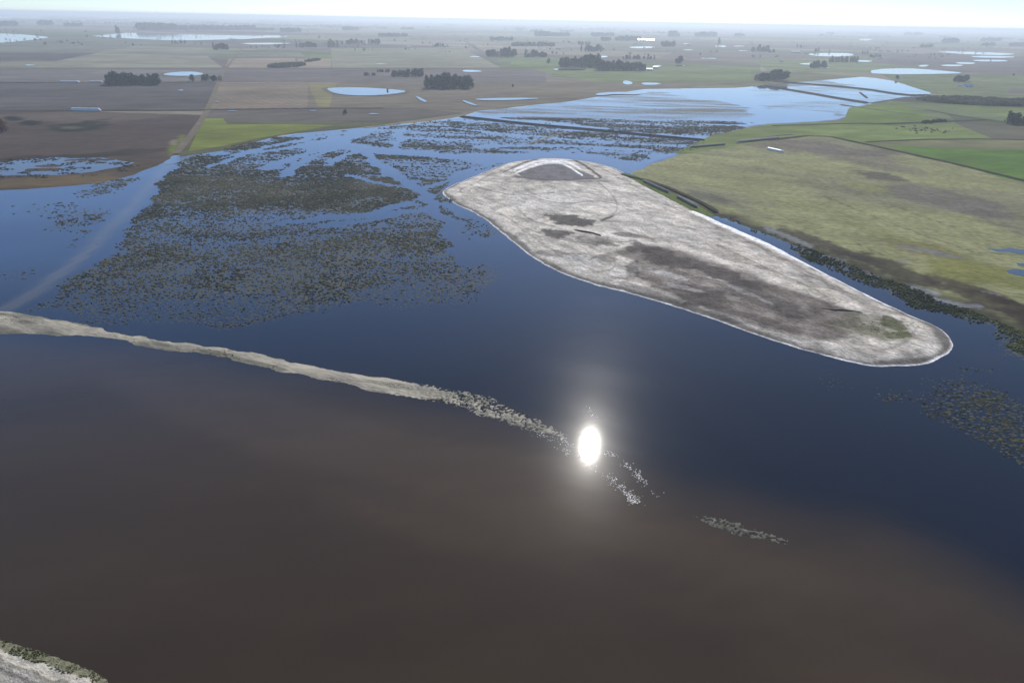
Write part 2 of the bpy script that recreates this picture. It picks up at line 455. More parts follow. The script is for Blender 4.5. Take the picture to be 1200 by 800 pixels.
CLEAR = [  # boat lanes and channels kept open: line, half width in metres
    ([(196, 196), (180, 212), (137, 262), (75, 320), (0, 367)], 7.5),
    ([(430, 153), (395, 163), (360, 178), (320, 198)], 5), ([(430, 156), (380, 164), (330, 174), (290, 180)], 4), ([(545, 139), (700, 152), (826, 166)], 6),
    ([(424, 172), (440, 190), (470, 210), (495, 226), (522, 262), (540, 310)], 4),
    ([(400, 170), (440, 178), (500, 181), (560, 184), (640, 184)], 10), ([(410, 206), (450, 217), (500, 222)], 1.8),
    ([(405, 205), (470, 206), (520, 211), (580, 200)], 1.3), ([(485, 224), (520, 213), (560, 196), (600, 186)], 2.5),
    ([(467, 152), (468, 172)], 2.5), ([(432, 155), (370, 180), (330, 206)], 3), ([(428, 152), (340, 166), (262, 184)], 3), ([(300, 176), (250, 196)], 3), ([(520, 150), (600, 158), (700, 165)], 3), ([(560, 172), (660, 170), (760, 176)], 6), ([(500, 245), (440, 254), (380, 266)], 3), ([(418, 176), (395, 186), (384, 193)], 2.5), ([(560, 190), (640, 180), (730, 190)], 9),
    ([(330, 262), (420, 254), (480, 240)], 4),
]
CLEAR = [(wline(l), w_) for l, w_ in CLEAR]

REED = wp([(820, 244), (870, 262), (930, 296), (1000, 325), (1080, 362), (1200, 412), (1420, 500), (1420, 440), (1200, 378), (1100, 342), (1000, 308), (930, 280)])
def vegdens(x, y):
    wx = x + (fbm(x, y, 26, 91, 5) - .5) * 46; wy = y + (fbm(x, y, 26, 95, 5) - .5) * 46
    v = np.full(x.shape, 0.0)
    for P, s in VEG:
        sd = sdist(wx, wy, P)
        f = sm(-9, 9, sd); v = v * (1 - f) + s * f
    for l, hw in CLEAR:
        v = v * sm(hw * .75, hw * 1.25 + 1.5, linedist(wx * .4 + x * .6, wy * .4 + y * .6, l))
    v = v + ((fbm(x, y, 30, 41, 6, .15, 2.5) - .5) * .55 - .02) * (v > .06) * (1 - .6 * sm(.55, .8, v))
    v = v + (fbm(x, y, 14, 45, 5, -.12, 5) - .5) * 1.1 * sm(470, 560, y) * (v > .05)
    return np.clip(v, 0, 1)

plume = wline([(560, 470), (640, 500), (760, 545), (900, 590), (1020, 605), (1140, 660), (1300, 750), (1600, 960)])
def lakecol(x, y, sd):
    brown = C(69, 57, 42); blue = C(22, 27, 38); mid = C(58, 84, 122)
    # silty side lies towards the camera from the spit and its drowned end
    sp = np.vstack([wline([(-900, 330), (-60, 380), (170, 402), (360, 437), (560, 475)]), plume])
    # which side of the line: use angle test against the closed near polygon
    near = np.vstack([sp, [[400, -150], [-900, -150]]])
    s = sdist(x, y, near) + (fbm(x, y, 40, 71, 4) - .5) * 16
    f = sm(-9, 16, s)[:, None]
    c = blue * (1 - f) + brown * f
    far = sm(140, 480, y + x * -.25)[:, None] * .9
    c = c * (1 - far) + mid * far  # turbid blue of the far water, strengthened to paint in the sky's reflection
    rd = linedist(x + (fbm(x, y, 30, 77, 3) - .5) * 4, y, wline([(200, 190), (180, 212), (137, 262), (75, 320), (0, 367), (-120, 410)]))
    f2 = (1 - sm(1.2, 5.0, rd))[:, None] * .42
    c = c * (1 - f2) + C(128, 122, 108) * f2
    st = sm(.52, .72, fbm(x, y, 26, 83, 5, -.35, 5))[:, None] * f
    c = c * (1 + st * .35)
    sh = (1 - sm(0, 9, np.abs(sd)))[:, None] * .0
    a = vegdens(x, y)
    return np.column_stack([c, np.clip(a * .7 + .3 * sm(.02, .14, a), 0, 1)])
WL = 0.14
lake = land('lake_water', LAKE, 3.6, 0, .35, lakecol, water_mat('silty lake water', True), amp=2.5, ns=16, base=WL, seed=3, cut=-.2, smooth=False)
struct(lake)

# ------------------------------------------------------------------ island of bleached salt and mud
ISL = wpoly([(514, 226), (528, 217), (555, 207), (590, 192), (615, 187), (650, 185), (690, 189), (720, 196), (745, 210), (790, 233), (822, 250), (850, 263), (900, 284),
             (950, 311), (1000, 336), (1040, 357), (1075, 372), (1107, 386), (1120, 402), (1117, 416), (1095, 427), (1060, 432), (1020, 431), (970, 420), (920, 405), (870, 389),
             (820, 370), (760, 351), (700, 336), (655, 321), (622, 303), (590, 276), (560, 252), (530, 239)], 2)
def islcol(x, y, sd):
    n = fbm(x, y, 9, 21, 5, -.9, 2.2)
    n = .5 * n + .5 * fbm(x, y, 3.2, 23, 4, -.9, 2.0)
    c = C(226, 217, 202)[None] * (.16 + 1.66 * n[:, None])
    U_, W_ = proj(x, y)
    BP = chaikin(np.array([(728, 290), (770, 289), (812, 300), (852, 317), (892, 330), (932, 344), (975, 360), (1012, 371), (1002, 392), (965, 404), (920, 396), (870, 381), (820, 362), (775, 346), (738, 328), (752, 312), (715, 300)], float), 2)
    bs = sdist(U_, W_, BP) + (fbm(x, y, 13, 55, 6, -.8, 1.8) - .5) * 16
    bf = sm(-2.5, 3.5, bs)[:, None] * (.55 + .5 * fbm(x, y, 11, 57, 5, -.75, 4)[:, None]) * .95
    c = c * (1 - bf) + C(112, 101, 94)[None] * bf
    D = C(94, 86, 81); D2 = C(68, 63, 61); G = C(92, 96, 62); W = C(235, 232, 226)
    # sweeping swirls left by the dredge
    p = at(800, 330); r = np.hypot(x - p[0], (y - p[1]) * .7)
    sw = fbm(r * 1.0, np.arctan2(y - p[1], x - p[0]) * 14, 5, 33, 4)
    c = blobs(x, y, c, [(668, 261, 32, 7, 8, D2, .85), (652, 276, 20, 6, 5, D2, .8), (712, 258, 10, 1.6, -22, D, .8), (740, 279, 30, 3.5, 6, D, .7), (700, 285, 28, 6, 6, D, .6),
                        (660, 302, 34, 5, 8, D, .5), (775, 304, 46, 10, 18, D, .85), (741, 320, 9, 12, 10, D2, .6), (850, 326, 52, 8, 21, D, .85), (822, 350, 44, 13, 14, D, .75),
                        (895, 354, 55, 12, 21, D, .7), (940, 372, 46, 12, 15, D, .4), (760, 346, 50, 5, 18, D, .5), (880, 378, 60, 7, 14, D, .45), (712, 305, 14, 7, 0, D, .5),
                        (680, 309, 24, 8, 5, W, .55), (720, 322, 16, 5, 0, W, .5), (782, 325, 28, 4, 14, W, .5), (800, 340, 26, 3, 14, W, .35), (870, 345, 40, 2.5, 22, W, .3), (640, 238, 60, 14, 0, W, .25), (760, 262, 60, 12, 22, W, .2),
                        (655, 212, 60, 3, 2, C(140, 134, 130), .6), (1030, 388, 48, 17, 16, C(124, 120, 92), .6), (1046, 384, 22, 9, 25, G, .85), (1052, 397, 20, 5, 5, G, .8), (1015, 392, 26, 7, 10, G, .5), (975, 384, 16, 5, 0, G, .35),
                        (860, 300, 34, 5, 20, C(190, 180, 150), .3), (960, 345, 40, 6, 22, C(170, 160, 130), .35)])
    k = 1 + (sw[:, None] - .5) * .55
    c = c * k
    # wheel and dredge lines that follow the shore
    tr = np.sin(sd * 1.25 + fbm(x, y, 24, 63, 3) * 9) * sm(.45, .6, fbm(x, y, 16, 65, 3))
    c = c * (1 - .16 * sm(.55, .95, tr)[:, None] * (sd > 8)[:, None])
    for L3, w3 in (([(620, 232), (660, 243), (700, 236), (740, 246)], .7), ([(605, 245), (622, 262), (650, 268)], .8), ([(600, 262), (640, 280), (690, 290), (745, 285)], .7), ([(700, 215), (720, 232), (725, 250), (705, 262)], .7),
                   ([(690, 308), (705, 300), (722, 308), (718, 320), (700, 322)], .8), ([(780, 335), (815, 326), (860, 338), (905, 352)], .8), ([(770, 345), (820, 338), (870, 352), (930, 372)], .8), ([(840, 290), (900, 318), (960, 345)], .7), ([(560, 222), (600, 232), (650, 228)], .6)):
        c = strokes(x, y, c, [(L3, w3, C(120, 112, 106), .5)])
    pad = inside(*[q for q in (lambda U_: (U_[0], U_[1]))(proj(x, y))], chaikin(np.array([(600, 208), (626, 197.5), (640, 194.5), (656, 194), (668, 198), (705, 211), (672, 213), (645, 213)], float), 1))
    c[pad] = C(132, 128, 128) * (.9 + .2 * n[pad][:, None])
    c = strokes(x, y, c, [([(590, 204), (616, 191.5), (630, 188.5)], 1.0, C(118, 112, 108), .8), ([(672, 189), (686, 196), (704, 210)], 1.3, C(96, 90, 88), .9), ([(604, 209), (645, 214), (702, 211.5)], .9, C(92, 88, 88), .7),  # last stroke on this line paints a shadow arc under the pad's lower border
                          ([(603, 201), (627, 190.5), (650, 189.5), (664, 190.5), (680, 200)], 1.25, C(255, 253, 250) * 1.2, 1), ([(605, 204.5), (632, 193), (650, 191.5), (660, 193), (682, 207.5)], .95, C(255, 253, 250) * 1.2, 1)])
    # strand lines: salt rim, dark damp band, pale crust again
    j = (fbm(x, y, 6, 61, 3) - .5) * 1.2
    s = sd + j * .8
    f = (sm(1.2, 2.0, s) * (1 - sm(2.6, 5.2, s + (fbm(x, y, 14, 67, 3) - .5) * 5)))[:, None] * .8
    c = c * (1 - f) + C(100, 94, 88)[None] * f
    f = (sm(11, 12, s + j * 3) * (1 - sm(12.5, 14, s + j * 3)))[:, None] * .35
    c = c * (1 - f) + C(120, 112, 104)[None] * f
    f = (1 - sm(1.0, 1.7, s))[:, None]
    c = c * (1 - f) + C(250, 248, 246)[None] * f * 1.25
    # the north east flank carries a wide bright crust
    fl = wline([(824, 251), (850, 264), (900, 285), (950, 311.5), (1000, 337), (1040, 358)])
    d = linedist(x, y, fl) + (fbm(x, y, 5, 77, 4) - .5) * 3
    f = (1 - sm(5.0, 7.5, d + sm(at(860, 270)[0], at(1000, 337)[0], x) * 4.5))[:, None]
    g_ = (sm(7, 9, d) * (1 - sm(9.5, 12, d)))[:, None] * .5
    c = c * (1 - g_) + C(116, 108, 98)[None] * g_
    c = c * (1 - f) + C(254, 253, 251)[None] * f * 1.25
    return c
def islh(x, y, sd):
    return sm(1, 10, sd) * ((fbm(x, y, 5, 9, 4) - .5) * .7 + (fbm(x, y, 1.7, 19, 2) - .5) * .18)
isl_m = land_mat('salt crust', 1.3, .5, .16, .28, -.7, 2.0, .8, spec=.05)
struct(land('island', ISL, .62, 1.3, .16, islcol, isl_m, amp=.9, ns=9, base=0, seed=5, hf=islh, cut=.02, oct=5))

# ------------------------------------------------------------------ right-hand fallow field, strip and shores
fallow = land_mat('fallow grass', .55, .42, .05, .22, -.55, 2.2, .3)
RF = wpoly([(727, 204), (770, 190), (800, 180), (860, 169), (905, 164), (960, 157), (1030, 172), (1160, 200), (1460, 280), (1500, 505), (1200, 398), (1100, 356), (1000, 318), (935, 292), (875, 267), (822, 249), (775, 228)], 1)
def rfcol(x, y, sd):
    n = fbm(x, y, 30, 121, 5, -.5, 3)
    c = C(154, 154, 110)[None] * (.8 + .4 * n[:, None])
    n2 = sm(.5, .68, fbm(x, y, 55, 131, 4, -.5, 2.6))[:, None] * .45
    c = c * (1 - n2) + C(122, 116, 104)[None] * n2
    c = blobs(x, y, c, [(940, 172, 110, 7, 5, C(120, 108, 100), .75), (1000, 185, 90, 10, 12, C(124, 114, 104), .6), (1035, 208, 38, 5, 8, C(92, 84, 82), .75), (1110, 235, 90, 14, 15, C(116, 110, 106), .6), (1180, 262, 60, 10, 18, C(116, 110, 104), .5),
                        (1015, 220, 30, 4, 10, C(140, 146, 84), .6), (1080, 292, 60, 8, 12, C(134, 126, 70), .6), (1130, 318, 60, 14, 10, C(136, 136, 74), .85), (1000, 262, 90, 8, 18, C(142, 144, 96), .5), (1190, 330, 40, 12, 10, C(136, 138, 76), .7),
                        (1150, 348, 80, 13, 20, C(74, 64, 54), .85), (1050, 318, 60, 10, 20, C(78, 70, 60), .85), (960, 286, 60, 6, 20, C(82, 74, 66), .85), (1230, 380, 90, 16, 20, C(66, 56, 48), .9), (1000, 300, 50, 5, 20, C(78, 72, 62), .7),
                        (1100, 298, 50, 3, 12, C(128, 130, 134), .7), (1060, 292, 22, 1.6, 20, C(140, 140, 144), .6), (1180, 298, 30, 2, 0, C(110, 116, 90), .5), (830, 232, 26, 6, 15, C(98, 98, 92), .5), (870, 245, 40, 5, 18, C(100, 98, 92), .4)])
    f = (1 - sm(4, 18, sd + (fbm(x, y, 12, 141, 4) - .5) * 16))[:, None] * (1 - sm(430, 520, y))[:, None]
    c = c * (1 - f * .85) + C(62, 58, 52)[None] * f * .85
    P_ = C(150, 152, 156)
    c = strokes(x, y, c, [([(898, 268), (925, 279), (950, 290)], 2.4, P_, .8), ([(905, 280), (930, 290)], 2, P_, .7), ([(962, 300), (992, 307)], 1.6, P_, .6), ([(1010, 318), (1035, 328)], 1.5, P_, .5),
                          ([(1062, 336), (1085, 341), (1098, 346)], 2.2, P_, .8), ([(1094, 350), (1120, 357), (1150, 361)], 2.2, P_, .7), ([(1050, 306), (1066, 309)], 1.2, P_, .6), ([(1150, 342), (1170, 347)], 1.1, P_, .5),
                          ([(960, 228), (1040, 262), (1150, 300)], .6, C(96, 94, 74), .5), ([(780, 212), (880, 238), (960, 275)], .6, C(110, 112, 84), .4), ([(1000, 285), (1035, 300)], .7, C(80, 72, 58), .5), ([(945, 203), (1040, 240), (1180, 290)], .6, C(108, 108, 84), .4)])
    return c
struct(land('fallow_field', RF, 1.9, .55, .05, rfcol, fallow, amp=4, ns=18, seed=31, cut=.0,
            hf=lambda x, y, s: (fbm(x, y, 14, 151, 4, -.5, 3) - .5) * .5 * sm(0, 12, s)))
GS = wpoly([(712, 200), (745, 204), (775, 218), (832, 246), (846, 256), (815, 253), (780, 240), (740, 219)], 1)
struct(land('grass_strip', GS, 1.3, .8, .1, lambda x, y, s: C(104, 118, 62)[None] * (.75 + .5 * fbm(x, y, 6, 161)[:, None]), fallow, amp=1.5, ns=8, seed=33, cut=.0))
# left-hand brown field with its damp margin
LF = wpoly([(-420, 131), (244, 130), (228, 152), (206, 181), (193, 193), (168, 204), (140, 212), (110, 217), (60, 221), (24, 223), (-60, 228), (-420, 240)], 1)
def lfcol(x, y, sd):
    n = fbm(x, y, 60, 171, 5, .2, 3)
    c = C(92, 80, 71)[None] * (.82 + .36 * n[:, None])
    c = blobs(x, y, c, [(90, 137, 120, 8, -2, C(116, 104, 92), .6), (15, 139.5, 14, 2.8, 2, C(38, 36, 33), 1), (35, 144.8, 15, 3.4, 0, C(34, 32, 32), 1),
                        (92, 149, 40, 6.0, -3, C(48, 46, 40), .95), (84, 150, 18, 2, 0, C(102, 102, 80), .8), (120, 141, 14, 1, -5, C(66, 62, 56), .7),
                        (190, 148, 50, 10, -4, C(84, 72, 68), .6), (140, 180, 90, 3, -4, C(62, 56, 48), .7), (30, 186, 60, 3, -3, C(58, 52, 46), .7), (100, 183, 60, 1.5, -1, C(58, 54, 50), .8),
                        (60, 213, 100, 7, -3, C(112, 96, 70), .9), (204, 176, 7, 9, 25, C(112, 122, 50), .95), (213, 163, 5, 6, 25, C(116, 124, 56), .8), (160, 196, 36, 6, -5, C(90, 80, 60), .8), (203, 168, 5, 4, 0, C(150, 138, 120), .8)])
    return c
struct(land('brown_field', LF, 3.0, .45, .06, lfcol, land_mat('ploughed brown soil', .16, .3, .02, .2, .2, 3, .2), amp=4, ns=22, seed=35, cut=.02,
            hf=lambda x, y, s: ((fbm(x, y, 16, 237, 5, .1, 2.5) - .5) * .42 - .05) * sm(0, 10, s)))

# the spit, its drowned end, and the near bank
sandm = land_mat('bleached spit sand', 1.1, .42, .16, .3, -.35, 3.5, .6, rough=.6, spec=.35)
SP = wpoly([(-160, 352), (-60, 360), (10, 364), (60, 372), (110, 381), (160, 393), (215, 401), (270, 407), (340, 420), (400, 435), (440, 440), (520, 451), (570, 463), (612, 478), (648, 497), (668, 512),
            (648, 516), (600, 505), (560, 490), (500, 470), (440, 460), (400, 453), (330, 438), (250, 419), (180, 411), (150, 404), (100, 394), (40, 394), (-60, 394), (-160, 392)], 2)
def spcol(x, y, sd):
    n = fbm(x, y, 7, 181, 5, -.35, 4)
    c = C(176, 166, 144)[None] * (.5 + .85 * n[:, None])
    g = sm(.46, .58, fbm(x, y, 4, 187, 5, -.35, 5))[:, None] * .75
    c = c * (1 - g) + C(96, 94, 70)[None] * g
    e = (1 - sm(.5, 1.8, sd))[:, None] * .5
    c = c * (1 - e) + C(110, 106, 92)[None] * e
    px0 = at(480, 460)[0]; px1 = at(560, 475)[0]
    e = sm(px0, px1, x)[:, None] * sm(.36, .56, fbm(x, y, 1.1, 193, 3))[:, None] * .8
    c = c * (1 - e) + C(82, 84, 72)[None] * e
    return c
def sph(x, y, s):
    e = sm(at(430, 455)[0], at(560, 480)[0], x)
    return (fbm(x, y, 4, 9, 5, -.35, 3) - .5) * .22 - e * .26 * sm(.40, .60, fbm(x, y, .6, 199, 4)) + e * .02
struct(land('sand_spit', SP, .34, .34, .10, spcol, sandm, amp=1.5, ns=6, seed=37, cut=.0, hf=sph, oct=5))
bankm2 = land_mat('drowned turf', 3, .5, .4, .2, bump=.5)
S2 = wpoly([(800, 600), (830, 603), (870, 611), (905, 622), (935, 637), (925, 642), (890, 636), (850, 624), (815, 610)], 2)
struct(land('sand_spit', S2, .22, .30, .12, lambda x, y, s: C(128, 127, 114)[None] * (.5 + 1. * fbm(x, y, .8, 203)[:, None]), bankm2, amp=1.6, ns=3.5, seed=39, cut=.04,
            hf=lambda x, y, s: -.30 * sm(.42, .64, fbm(x, y, .62, 207, 3)) + .06, oct=5))
NB = wpoly([(-320, 700), (-60, 732), (0, 746), (30, 755), (70, 770), (105, 782), (128, 795), (150, 830), (190, 920), (120, 1050), (-400, 1050)], 2)
def nbcol(x, y, sd):
    n = fbm(x, y, 3, 211, 5, -.5, 4)
    c = C(212, 206, 192)[None] * (.68 + .55 * n[:, None])
    f = ((1 - sm(1.9, 2.6, sd + (fbm(x, y, 2, 215, 4) - .5) * 1.6)))[:, None] * .85
    c = c * (1 - f) + (C(112, 112, 84)[None] * (.5 + 1.0 * fbm(x, y, .6, 217, 3)[:, None])) * f
    for off in (4.4, 5.9):
        f = (1 - sm(.25, .5, np.abs(sd - off + (fbm(x, y, 5, 219, 3) - .5) * .8)))[:, None] * .6
        c = c * (1 - f) + C(112, 106, 98)[None] * f
    f = sm(8.0, 9.0, sd + (fbm(x, y, 2, 221, 4) - .5) * 2)[:, None] * .7
    c = c * (1 - f) + C(112, 104, 88)[None] * f
    return c
struct(land('near_bank', NB, .16, 1.3, .28, nbcol, land_mat('sandy bank', 3.0, .35, .4, .2, -.5, 2, .6), amp=.9, ns=3, seed=41, cut=.0, oct=5,
            hf=lambda x, y, s: (fbm(x, y, 1.5, 9, 4) - .5) * .3 * sm(0, 2, s)))

# ------------------------------------------------------------------ banks between the basins
bankm = land_mat('grassy bank', .4, .4, .05, .3, 0, 2, .4)
def bank(name, px, hw, top, col, pitch=1.2, amp=.6, base=WL):
    L_ = wline(px, 1)
    T_ = np.gradient(L_, axis=0); T_ /= np.linalg.norm(T_, axis=1)[:, None]; Nn = np.column_stack([-T_[:, 1], T_[:, 0]])
    P = np.vstack([L_ + Nn * hw, (L_ - Nn * hw)[::-1]])
    return struct(land(name, P, pitch, top, top / hw * 1.3, lambda x, y, s: C(*col)[None] * (.75 + .5 * fbm(x, y, 8, 231)[:, None]), bankm, amp=amp, ns=5, base=base, seed=43, cut=-.02))
bank('embankment', [(540, 137), (620, 146), (700, 153), (770, 160), (826, 165)], 3.0, 1.5, (52, 50, 44))
bank('embankment', [(895, 101), (940, 108), (985, 116), (1017, 121)], 5, 1.8, (56, 54, 48), 2.5)
bank('embankment', [(905, 96), (950, 99), (1010, 104), (1060, 112), (1090, 112)], 5, 1.8, (60, 56, 50), 2.5)
bank('embankment', [(1008, 109), (1016, 115)], 2.5, 1.0, (62, 60, 56), 1.5)
bank('track', [(620, 169), (640, 162), (662, 155)], 2.0, .8, (146, 140, 128))
bank('track', [(426, 150), (436, 149), (470, 145)], 2.2, .7, (158, 148, 132))
bank('embankment', [(862, 169), (905, 160), (930, 158)], 2.0, .6, (110, 108, 104), base=.3)
bank('embankment', [(985, 123), (1040, 131), (1120, 142)], 3.0, .8, (108, 112, 96), 2.5, base=.3)

# road to the north west and its ditch
def ribbon(name, px, hw, z, mat, col, n=1):
    L_ = wline(px, n); T_ = np.gradient(L_, axis=0); T_ /= np.linalg.norm(T_, axis=1)[:, None]; Nn = np.column_stack([-T_[:, 1], T_[:, 0]])
    A, B_ = L_ + Nn * hw, L_ - Nn * hw
    V = np.vstack([np.column_stack([A, np.full(len(A), z)]), np.column_stack([B_, np.full(len(A), z)])]); k = len(A)
    Q = [(i, i + k, i + 1 + k, i + 1) for i in range(k - 1)]
    return struct(mesh_np(name, V, Q, mat, np.tile(np.asarray(col), (len(V), 1))))
roadm = land_mat('dirt road', .3, .25, .05, .2, 0, 1, .2)
ribbon('dirt_road', [(320, 30), (290, 50), (263, 82), (256, 97), (244, 129), (229, 153), (206, 181)], 3.2, .62, roadm, C(128, 118, 100))
ribbon('dirt_road', [(532, 40), (560, 58), (586, 76)], 9, .62, roadm, C(120, 118, 108))
ribbon('dirt_road', [(-80, 80.3), (262, 80.3), (400, 80.3), (640, 80)], 5, .63, roadm, C(100, 96, 88))
ribbon('dirt_road', [(244, 129.5), (120, 130), (-200, 131)], 3, .64, roadm, C(78, 74, 68))
ribbon('field_edge', [(-80, 97.2), (254, 96.8)], 4, .65, roadm, C(80, 76, 72))
ribbon('field_edge', [(243, 129), (360, 127.5), (450, 127)], 3, .66, roadm, C(76, 74, 68))
ribbon('field_edge', [(905, 148), (1000, 145), (1040, 146)], 2.2, .67, roadm, C(66, 70, 52))
ribbon('field_edge', [(1035, 146), (1110, 143), (1160, 141)], 5, .67, roadm, C(60, 62, 52))
ribbon('field_edge', [(1015, 167), (1110, 163), (1300, 166)], 2.2, .68, roadm, C(66, 70, 52))
ribbon('field_edge', [(1085, 129), (1140, 140), (1260, 152)], 3, .69, roadm, C(72, 78, 60))
ribbon('field_edge', [(900, 165), (960, 158), (1030, 173), (1160, 202), (1300, 240)], 2.2, .90, roadm, C(82, 76, 66))
ribbon('field_edge', [(728, 206), (770, 216), (820, 238), (840, 250)], 1.6, 1.3, roadm, C(70, 70, 52))

# ------------------------------------------------------------------ ponds
pondm = water_mat('shallow pond water', rough=.06, col=C(60, 66, 72))
rimm = land_mat('salt rim', .2, .4, .03, .3)
_p = [.75]
def pond(px, jit=2, step=12, rim=None, z=None):
    _p[0] += .01
    z = z or _p[0]
    if rim:
        P = np.array(px, float); c_ = P.mean(0)
        sheet('pond_margin', [tuple(c_ + (p - c_) * rim) for p in P], z - .006, rimm, C(118, 110, 92), jit, 1, step)
    o = sheet('pond', px, z, pondm, (0, 0, 0), jit, 1, step)
    return o
def ell(cx, cy, rx, ry, n=16):
    q = [rnd.uniform(.45, 1.1) for _ in range(n)]
    return [(cx + rx * q[i] * math.cos(2 * math.pi * i / n) * 1.15, cy + ry * .62 * q[(i + 5) % n] * math.sin(2 * math.pi * i / n)) for i in range(n)]
pond([(-40, 206), (-60, 200), (-20, 193), (30, 188), (70, 185.5), (110, 186), (140, 188), (162, 191), (140, 197), (110, 203), (60, 207), (20, 207.5)], 7, 5, z=.47)
pond([(380, 104), (400, 103), (430, 103.5), (455, 105), (478, 107.5), (462, 111), (430, 113), (405, 112), (388, 108.5)], 4, 15, 1.12)
pond([(188, 88), (205, 85), (228, 84.5), (242, 87), (230, 89.5), (200, 89.5)], 4, 15, 1.15)
pond([(-80, 39), (0, 39.5), (30, 41), (62, 44), (40, 47), (0, 51), (-80, 54)], 8, 40)
pond([(98, 43), (140, 40), (150, 38.5), (200, 40), (262, 41.5), (330, 43), (300, 46), (240, 47.5), (200, 48), (160, 46)], 12, 60)
pond([(-80, 20), (40, 19.5), (66, 20.5), (40, 22), (-80, 22)], 20, 200)
pond([(110, 20), (155, 20), (150, 22.5), (112, 21.5)], 20, 200)
pond([(275, 51), (330, 50.5), (345, 51.5), (300, 53)], 8, 60); pond([(300, 42), (340, 42), (330, 45), (300, 44)], 8, 60)
for e in [ell(35, 77, 7, 1.4), ell(212, 106.5, 4, 1.1), ell(367, 130.5, 4, .8), ell(438, 134.5, 6, 1.3), ell(254, 120, 4, .8), ell(446, 75.5, 7, .9),
          ell(556, 67, 6, 1.1), ell(480, 54.5, 4, .6), ell(272, 131, 6, .7)]: pond(e, 1.5, 8)
pond([(540, 82.5), (560, 83), (568, 84.5), (545, 85.5)], 3, 14)
pond([(485, 113), (492, 115), (502, 120.5), (496, 120.5)], 2, 8); pond([(540, 117), (560, 124), (556, 125), (545, 121)], 2, 8)
pond([(555, 116.5), (600, 115.5), (640, 116), (600, 118.5), (560, 118.5)], 3, 14)
pond([(648, 81), (690, 81), (680, 83.3), (650, 83)], 3, 20); pond([(695, 66), (712, 66), (712, 68), (697, 68)], 3, 20)
pond([(728, 96), (737, 95), (742, 99), (733, 100.5)], 3, 12); pond([(750, 97.5), (776, 98), (770, 100.5), (752, 100.3)], 3, 14)
pond([(697, 110.5), (720, 108.5), (752, 109), (750, 112), (725, 111), (700, 113)], 3, 12)
pond([(738, 55), (768, 55), (765, 57), (738, 57)], 6, 60); pond([(838, 53.5), (852, 54), (848, 56), (838, 55.5)], 6, 40)
for e in [ell(804, 51.5, 4, .8), ell(806, 59, 6, .8), ell(835, 69, 7, .8), ell(797, 77.5, 6, 1), ell(866, 54.5, 7, .9), ell(870, 60, 6, .9), ell(825, 69, 5, .8), ell(967, 80, 6, .9), ell(770, 78, 5, 2)]: pond(e, 3, 20)
pond([(944, 64), (965, 62.5), (1000, 63), (1000, 66.5), (960, 67)], 6, 40); pond([(936, 75), (955, 74), (970, 75), (960, 76.5), (940, 76.5)], 4, 20)
pond([(1003, 71), (1022, 71.5), (1020, 73.5), (1003, 73)], 4, 20)
pond([(1020, 87), (1022, 82), (1060, 80.5), (1100, 83), (1133, 86.5), (1100, 87.5), (1060, 88), (1035, 87.5)], 6, 25)
pond([(1098, 60.5), (1130, 61), (1190, 63), (1182, 65.5), (1140, 64.5), (1105, 62.5)], 8, 50)
pond([(1137, 66), (1190, 66.5), (1185, 68.5), (1140, 68)], 6, 40); pond([(1140, 70.5), (1182, 71), (1180, 73), (1142, 72.5)], 6, 40)
pond([(1103, 76.5), (1130, 76.5), (1126, 78.5), (1105, 78.5)], 5, 25); pond([(1120, 73.5), (1145, 74), (1140, 76), (1122, 75.5)], 5, 25)
pond([(1076, 77), (1088, 76.5), (1086, 79), (1078, 79)], 5, 20)
pond([(1008, 46), (1022, 46), (1020, 48), (1008, 48)], 10, 100); pond([(658, 31), (672, 31), (670, 32.2), (660, 32)], 10, 150); pond([(680, 32), (690, 32.4), (684, 34)], 10, 100)
pond([(1155, 291), (1175, 289), (1200, 293), (1240, 300), (1210, 301), (1180, 297), (1160, 296)], 4, 3, z=.585)
pond([(1180, 318), (1196, 316), (1225, 324), (1205, 327), (1185, 323)], 3, 2, z=.58); pond([(1190, 308), (1215, 311), (1210, 314), (1195, 313)], 2, 2, z=.575)


# ------------------------------------------------------------------ marsh tussocks: countless small clumps
def clump_mesh(name, pts, rad, hgt, mat, z0=WL, sides=5, tint=None):
    n = len(pts); k = sides
    a = rng.random((n, 1)) * 6.283 + np.arange(k)[None] * 6.283 / k + rng.normal(0, .18, (n, k))
    r = rad[:, None] * (.65 + .7 * rng.random((n, k)))
    el = 1 + .5 * rng.random((n, 1))
    X = pts[:, 0:1] + r * np.cos(a) * el; Y = pts[:, 1:2] + r * np.sin(a)
    V = np.zeros((n, 2 * k + 1, 3))
    V[:, :k, 0] = X; V[:, :k, 1] = Y; V[:, :k, 2] = z0 - .03
    q = .55 + .3 * rng.random((n, k))
    V[:, k:2 * k, 0] = pts[:, 0:1] + (X - pts[:, 0:1]) * q; V[:, k:2 * k, 1] = pts[:, 1:2] + (Y - pts[:, 1:2]) * q
    V[:, k:2 * k, 2] = z0 + hgt[:, None] * (.6 + .6 * rng.random((n, k)))
    V[:, 2 * k, 0] = pts[:, 0]; V[:, 2 * k, 1] = pts[:, 1]; V[:, 2 * k, 2] = z0 + hgt * (.5 + .7 * rng.random(n))
    F_ = []
    for i in range(k):
        j = (i + 1) % k
        F_ += [(i, j, k + j), (i, k + j, k + i), (k + i, k + j, 2 * k)]
    F_ = np.array(F_)[None] + (np.arange(n) * (2 * k + 1))[:, None, None]
    c = np.ones((n, 2 * k + 1, 3)) * tint[:, None, :]
    print(name, n)
    return mesh_np(name, V.reshape(-1, 3), F_.reshape(-1, 3), mat, c.reshape(-1, 3), n=3)

